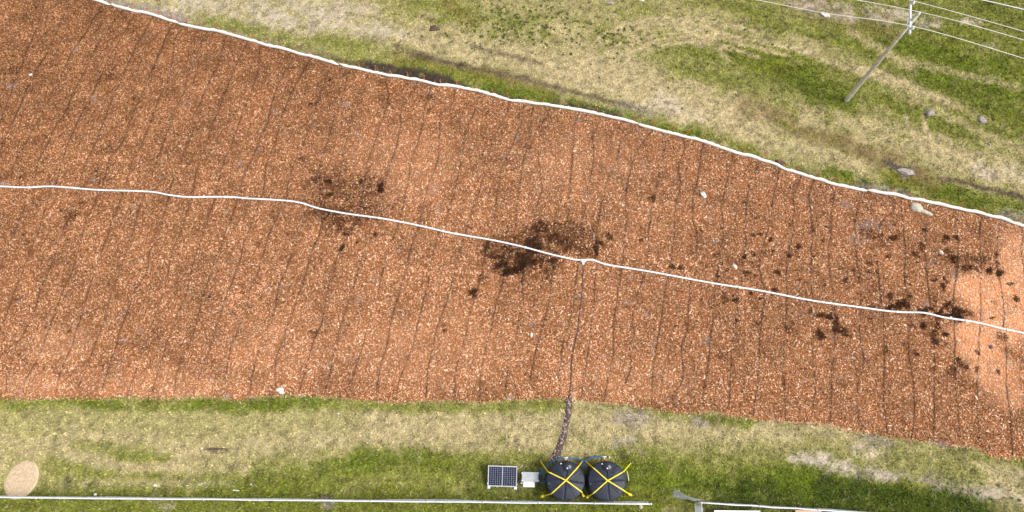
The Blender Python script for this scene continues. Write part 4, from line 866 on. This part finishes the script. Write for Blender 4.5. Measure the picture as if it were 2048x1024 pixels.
rock(1469, 534, .10, .22, .08, .5, M['stonew'], 'rock', 'small slender white rock just above the white pipe', 'rock', 5, 2, .6)
rock(1063, 670, .09, .15, .07, .1, M['stonew'], 'rock', 'small oval white rock in the mulch left of feed pipe', 'rock', 6, 2, .3)
rock(561, 780, .25, .16, .10, .1, M['stonew'], 'rock', 'flat white rock on the lower edge of mulch bed', 'rock', 7, 2, .6)
rock(564, 786, .20, .08, .06, -.2, M['stonew'], 'rock', 'small white chip of rock touching the flat white edge rock', 'rock', 17, 2, .7)
rock(63, 151, .12, .10, .06, .1, M['stonew'], 'rock', 'small grey white stone in mulch at the far left', 'rock', 8, 2, .5)
rock(1900, 635, .07, .06, .05, .1, M['stonew'], 'rock', 'tiny white stone beside the pipe in the long black patch', 'rock', 9, 2, .4)
rock(1650, 30, .32, .17, .16, -.5, M['stonew'], 'rock', 'pale stone under the wires near the sandy patches', 'rock', 10, 3, .6, False)
rock(1978, 289, .10, .14, .10, .3, M['stoneg'], 'rock', 'small dark grey stone in grass, right of the two rubble piles', 'rock', 18, 2, .6, False)
rock(1860, 227, .36, .22, .20, 0, M['stoneg'], 'rubble_mound', 'grey rubble mound with a pale stone on it, below the power pole arm', 'mound', 11, 3, .6, False)
rock(1857, 230, .18, .12, .26, .6, M['stone'], 'rock', 'pale stone sitting on the left rubble mound', 'rock', 12, 2, .6, False)
rock(1963, 240, .28, .26, .17, .2, M['stoneg'], 'rubble_mound', 'grey rubble mound in the grass nearest the right edge', 'mound', 13, 3, .6, False)
rock(868, 57, .34, .24, .12, 0, M['soil'], 'soil_mound', 'dark molehill of soil in the upper meadow, left of the weeds', 'mound', 14, 3, .6, False)
rock(1812, 343, .55, .22, .10, -.25, M['stoneg'], 'soil_mound', 'low grey bare hump in the wheel track above the two-lobed rock', 'mound', 15, 3, .5, False)
rock(1220, 6, .28, .14, .14, 0, M['stoneg'], 'rock', 'grey stone at the top edge above the meadow arcs', 'rock', 16, 2, .6, False)
rock(1283, 0, .25, .14, .14, 0, M['stonew'], 'rock', 'white stone cut by the top edge of the picture', 'rock', 19, 2, .6, False)
rock(1560, 325, .3, .16, .10, -.3, M['soil'], 'soil_mound', 'small dark soil heap tight behind the white sock', 'mound', 20, 2, .6, False)
rock(1336, 1005, .12, .15, .12, .2, M['stone'], 'rock', 'buff stone on the grass just below the end of the long fence', 'rock', 21, 2, .5, False).location = (*G(1281, 1013), .03)

def scrap(u, v, w, h, rz, material, name, label, cat, t=.02):
    x0, y0 = G(u, v); z0 = float(gz(x0, y0)) + .05; N = 5; V = []
    for j in range(N):
        for i in range(N): V.append(((i / 4 - .5) * w, (j / 4 - .5) * h * (1 - .3 * (i / 4)), .035 * mnoise.noise((i * .9 + u, j * .9 + v, 0)) * (w / .15)**.5))
    F = [(j * N + i, j * N + i + 1, (j + 1) * N + i + 1, (j + 1) * N + i) for j in range(N - 1) for i in range(N - 1)]
    F += [tuple(k + 25 for k in f[::-1]) for f in F]; V += [(x, y, z - .006) for x, y, z in V]
    o = MB().add(V, F).build(name, material); o.location = (x0, y0, z0); o.rotation_euler.z = rz; return tag(o, label, cat)
rock(191, 989, .085, .08, .09, 0, M['white'], 'litter_ball', 'round white scrap touching the fence line near the sand disc', 'litter', 30, 2, .25, False)
scrap(312, 971, .20, .12, -.2, M['white'], 'paper_scrap', 'folded white paper scrap on grass above the fence, left half', 'litter')
b = MB().box((0, 0, .02), (.36, .06, .03)); o = b.build('wood_offcut', M['stonew']); o.location = (*G(473, 981), .03); o.rotation_euler.z = -.08; tag(o, 'cream stick of wood lying on grass above the fence', 'wood')
scrap(405, 897, .09, .09, .3, M['white'], 'paper_scrap', 'tiny white scrap at the left end of the dark rod bundle', 'litter')
scrap(376, 971, .08, .07, .3, M['white'], 'paper_scrap', 'tiny white scrap level with folded paper, right of it', 'litter')
scrap(390, 848, .06, .10, .3, M['yellow'], 'plastic_scrap', 'tiny yellow scrap in the grass above the dark rod bundle', 'litter')
scrap(1200, 915, .05, .1, .2, M['white'], 'paper_scrap', 'white scrap behind the tank farther from the control box', 'litter').location.x += .9
scrap(1013, 995, .10, .07, .3, M['white'], 'paper_scrap', 'white scrap between fence and solar panel', 'litter')
scrap(503, 969, .08, .07, .1, M['white'], 'paper_scrap', 'tiny white scrap right of the cream stick', 'litter')
scrap(837, 971, .08, .07, .9, M['yellow'], 'plastic_scrap', 'tiny yellow scrap on grass left of the solar panel', 'litter')
scrap(677, 827, .07, .09, .9, M['white'], 'paper_scrap', 'tiny white scrap under the mulch edge, right of flat white rock', 'litter')
scrap(1102, 157, .1, .09, .9, M['white'], 'paper_scrap', 'tiny white scrap in the meadow beyond the sock', 'litter').location = (*G(803, 78), .05)
scrap(1192, 211, .1, .09, .4, M['yellow'], 'plastic_scrap', 'tiny pale yellow scrap in green strip behind the sock', 'litter')
o = MB().box((0, 0, .02), (.16, .20, .06), .3).box((.03, .07, .03), (.10, .10, .05), .8).build('plastic_scrap', M['plastic_blue']); o.location = (*G(1979, 695), .10); tag(o, 'small dark violet plastic piece on the bright fresh mulch', 'litter')
b = MB()
for k in range(7):
    x0, y0 = G(436, 899); l_ = random.uniform(.8, 1.4); oy = random.gauss(0, .05); ox = random.gauss(0, .12); an = random.gauss(0, .10)
    b.tube([(ox - l_ / 2 * math.cos(an), oy - l_ / 2 * math.sin(an), .02 + k * .008), (ox, oy + random.gauss(0, .03), .03 + k * .008), (ox + l_ / 2 * math.cos(an), oy + l_ / 2 * math.sin(an), .02 + k * .008)], .011, 5)
o = b.build('rod_bundle', M['pvc_dirty']); o.location = (*G(436, 899), 0.02); tag(o, 'loose bundle of thin dark rods lying in dry grass, lower left', 'rods')
o = MB().tube([(0, 0, 0), (0.02, .3, .02), (0, .55, .01)], .03, 6).build('wood_offcut', M['stonew']); o.location = (*G(1257, 962), .05); o.rotation_euler.z = .15; tag(o, 'pale stick in the grass right of the farther tank', 'wood')
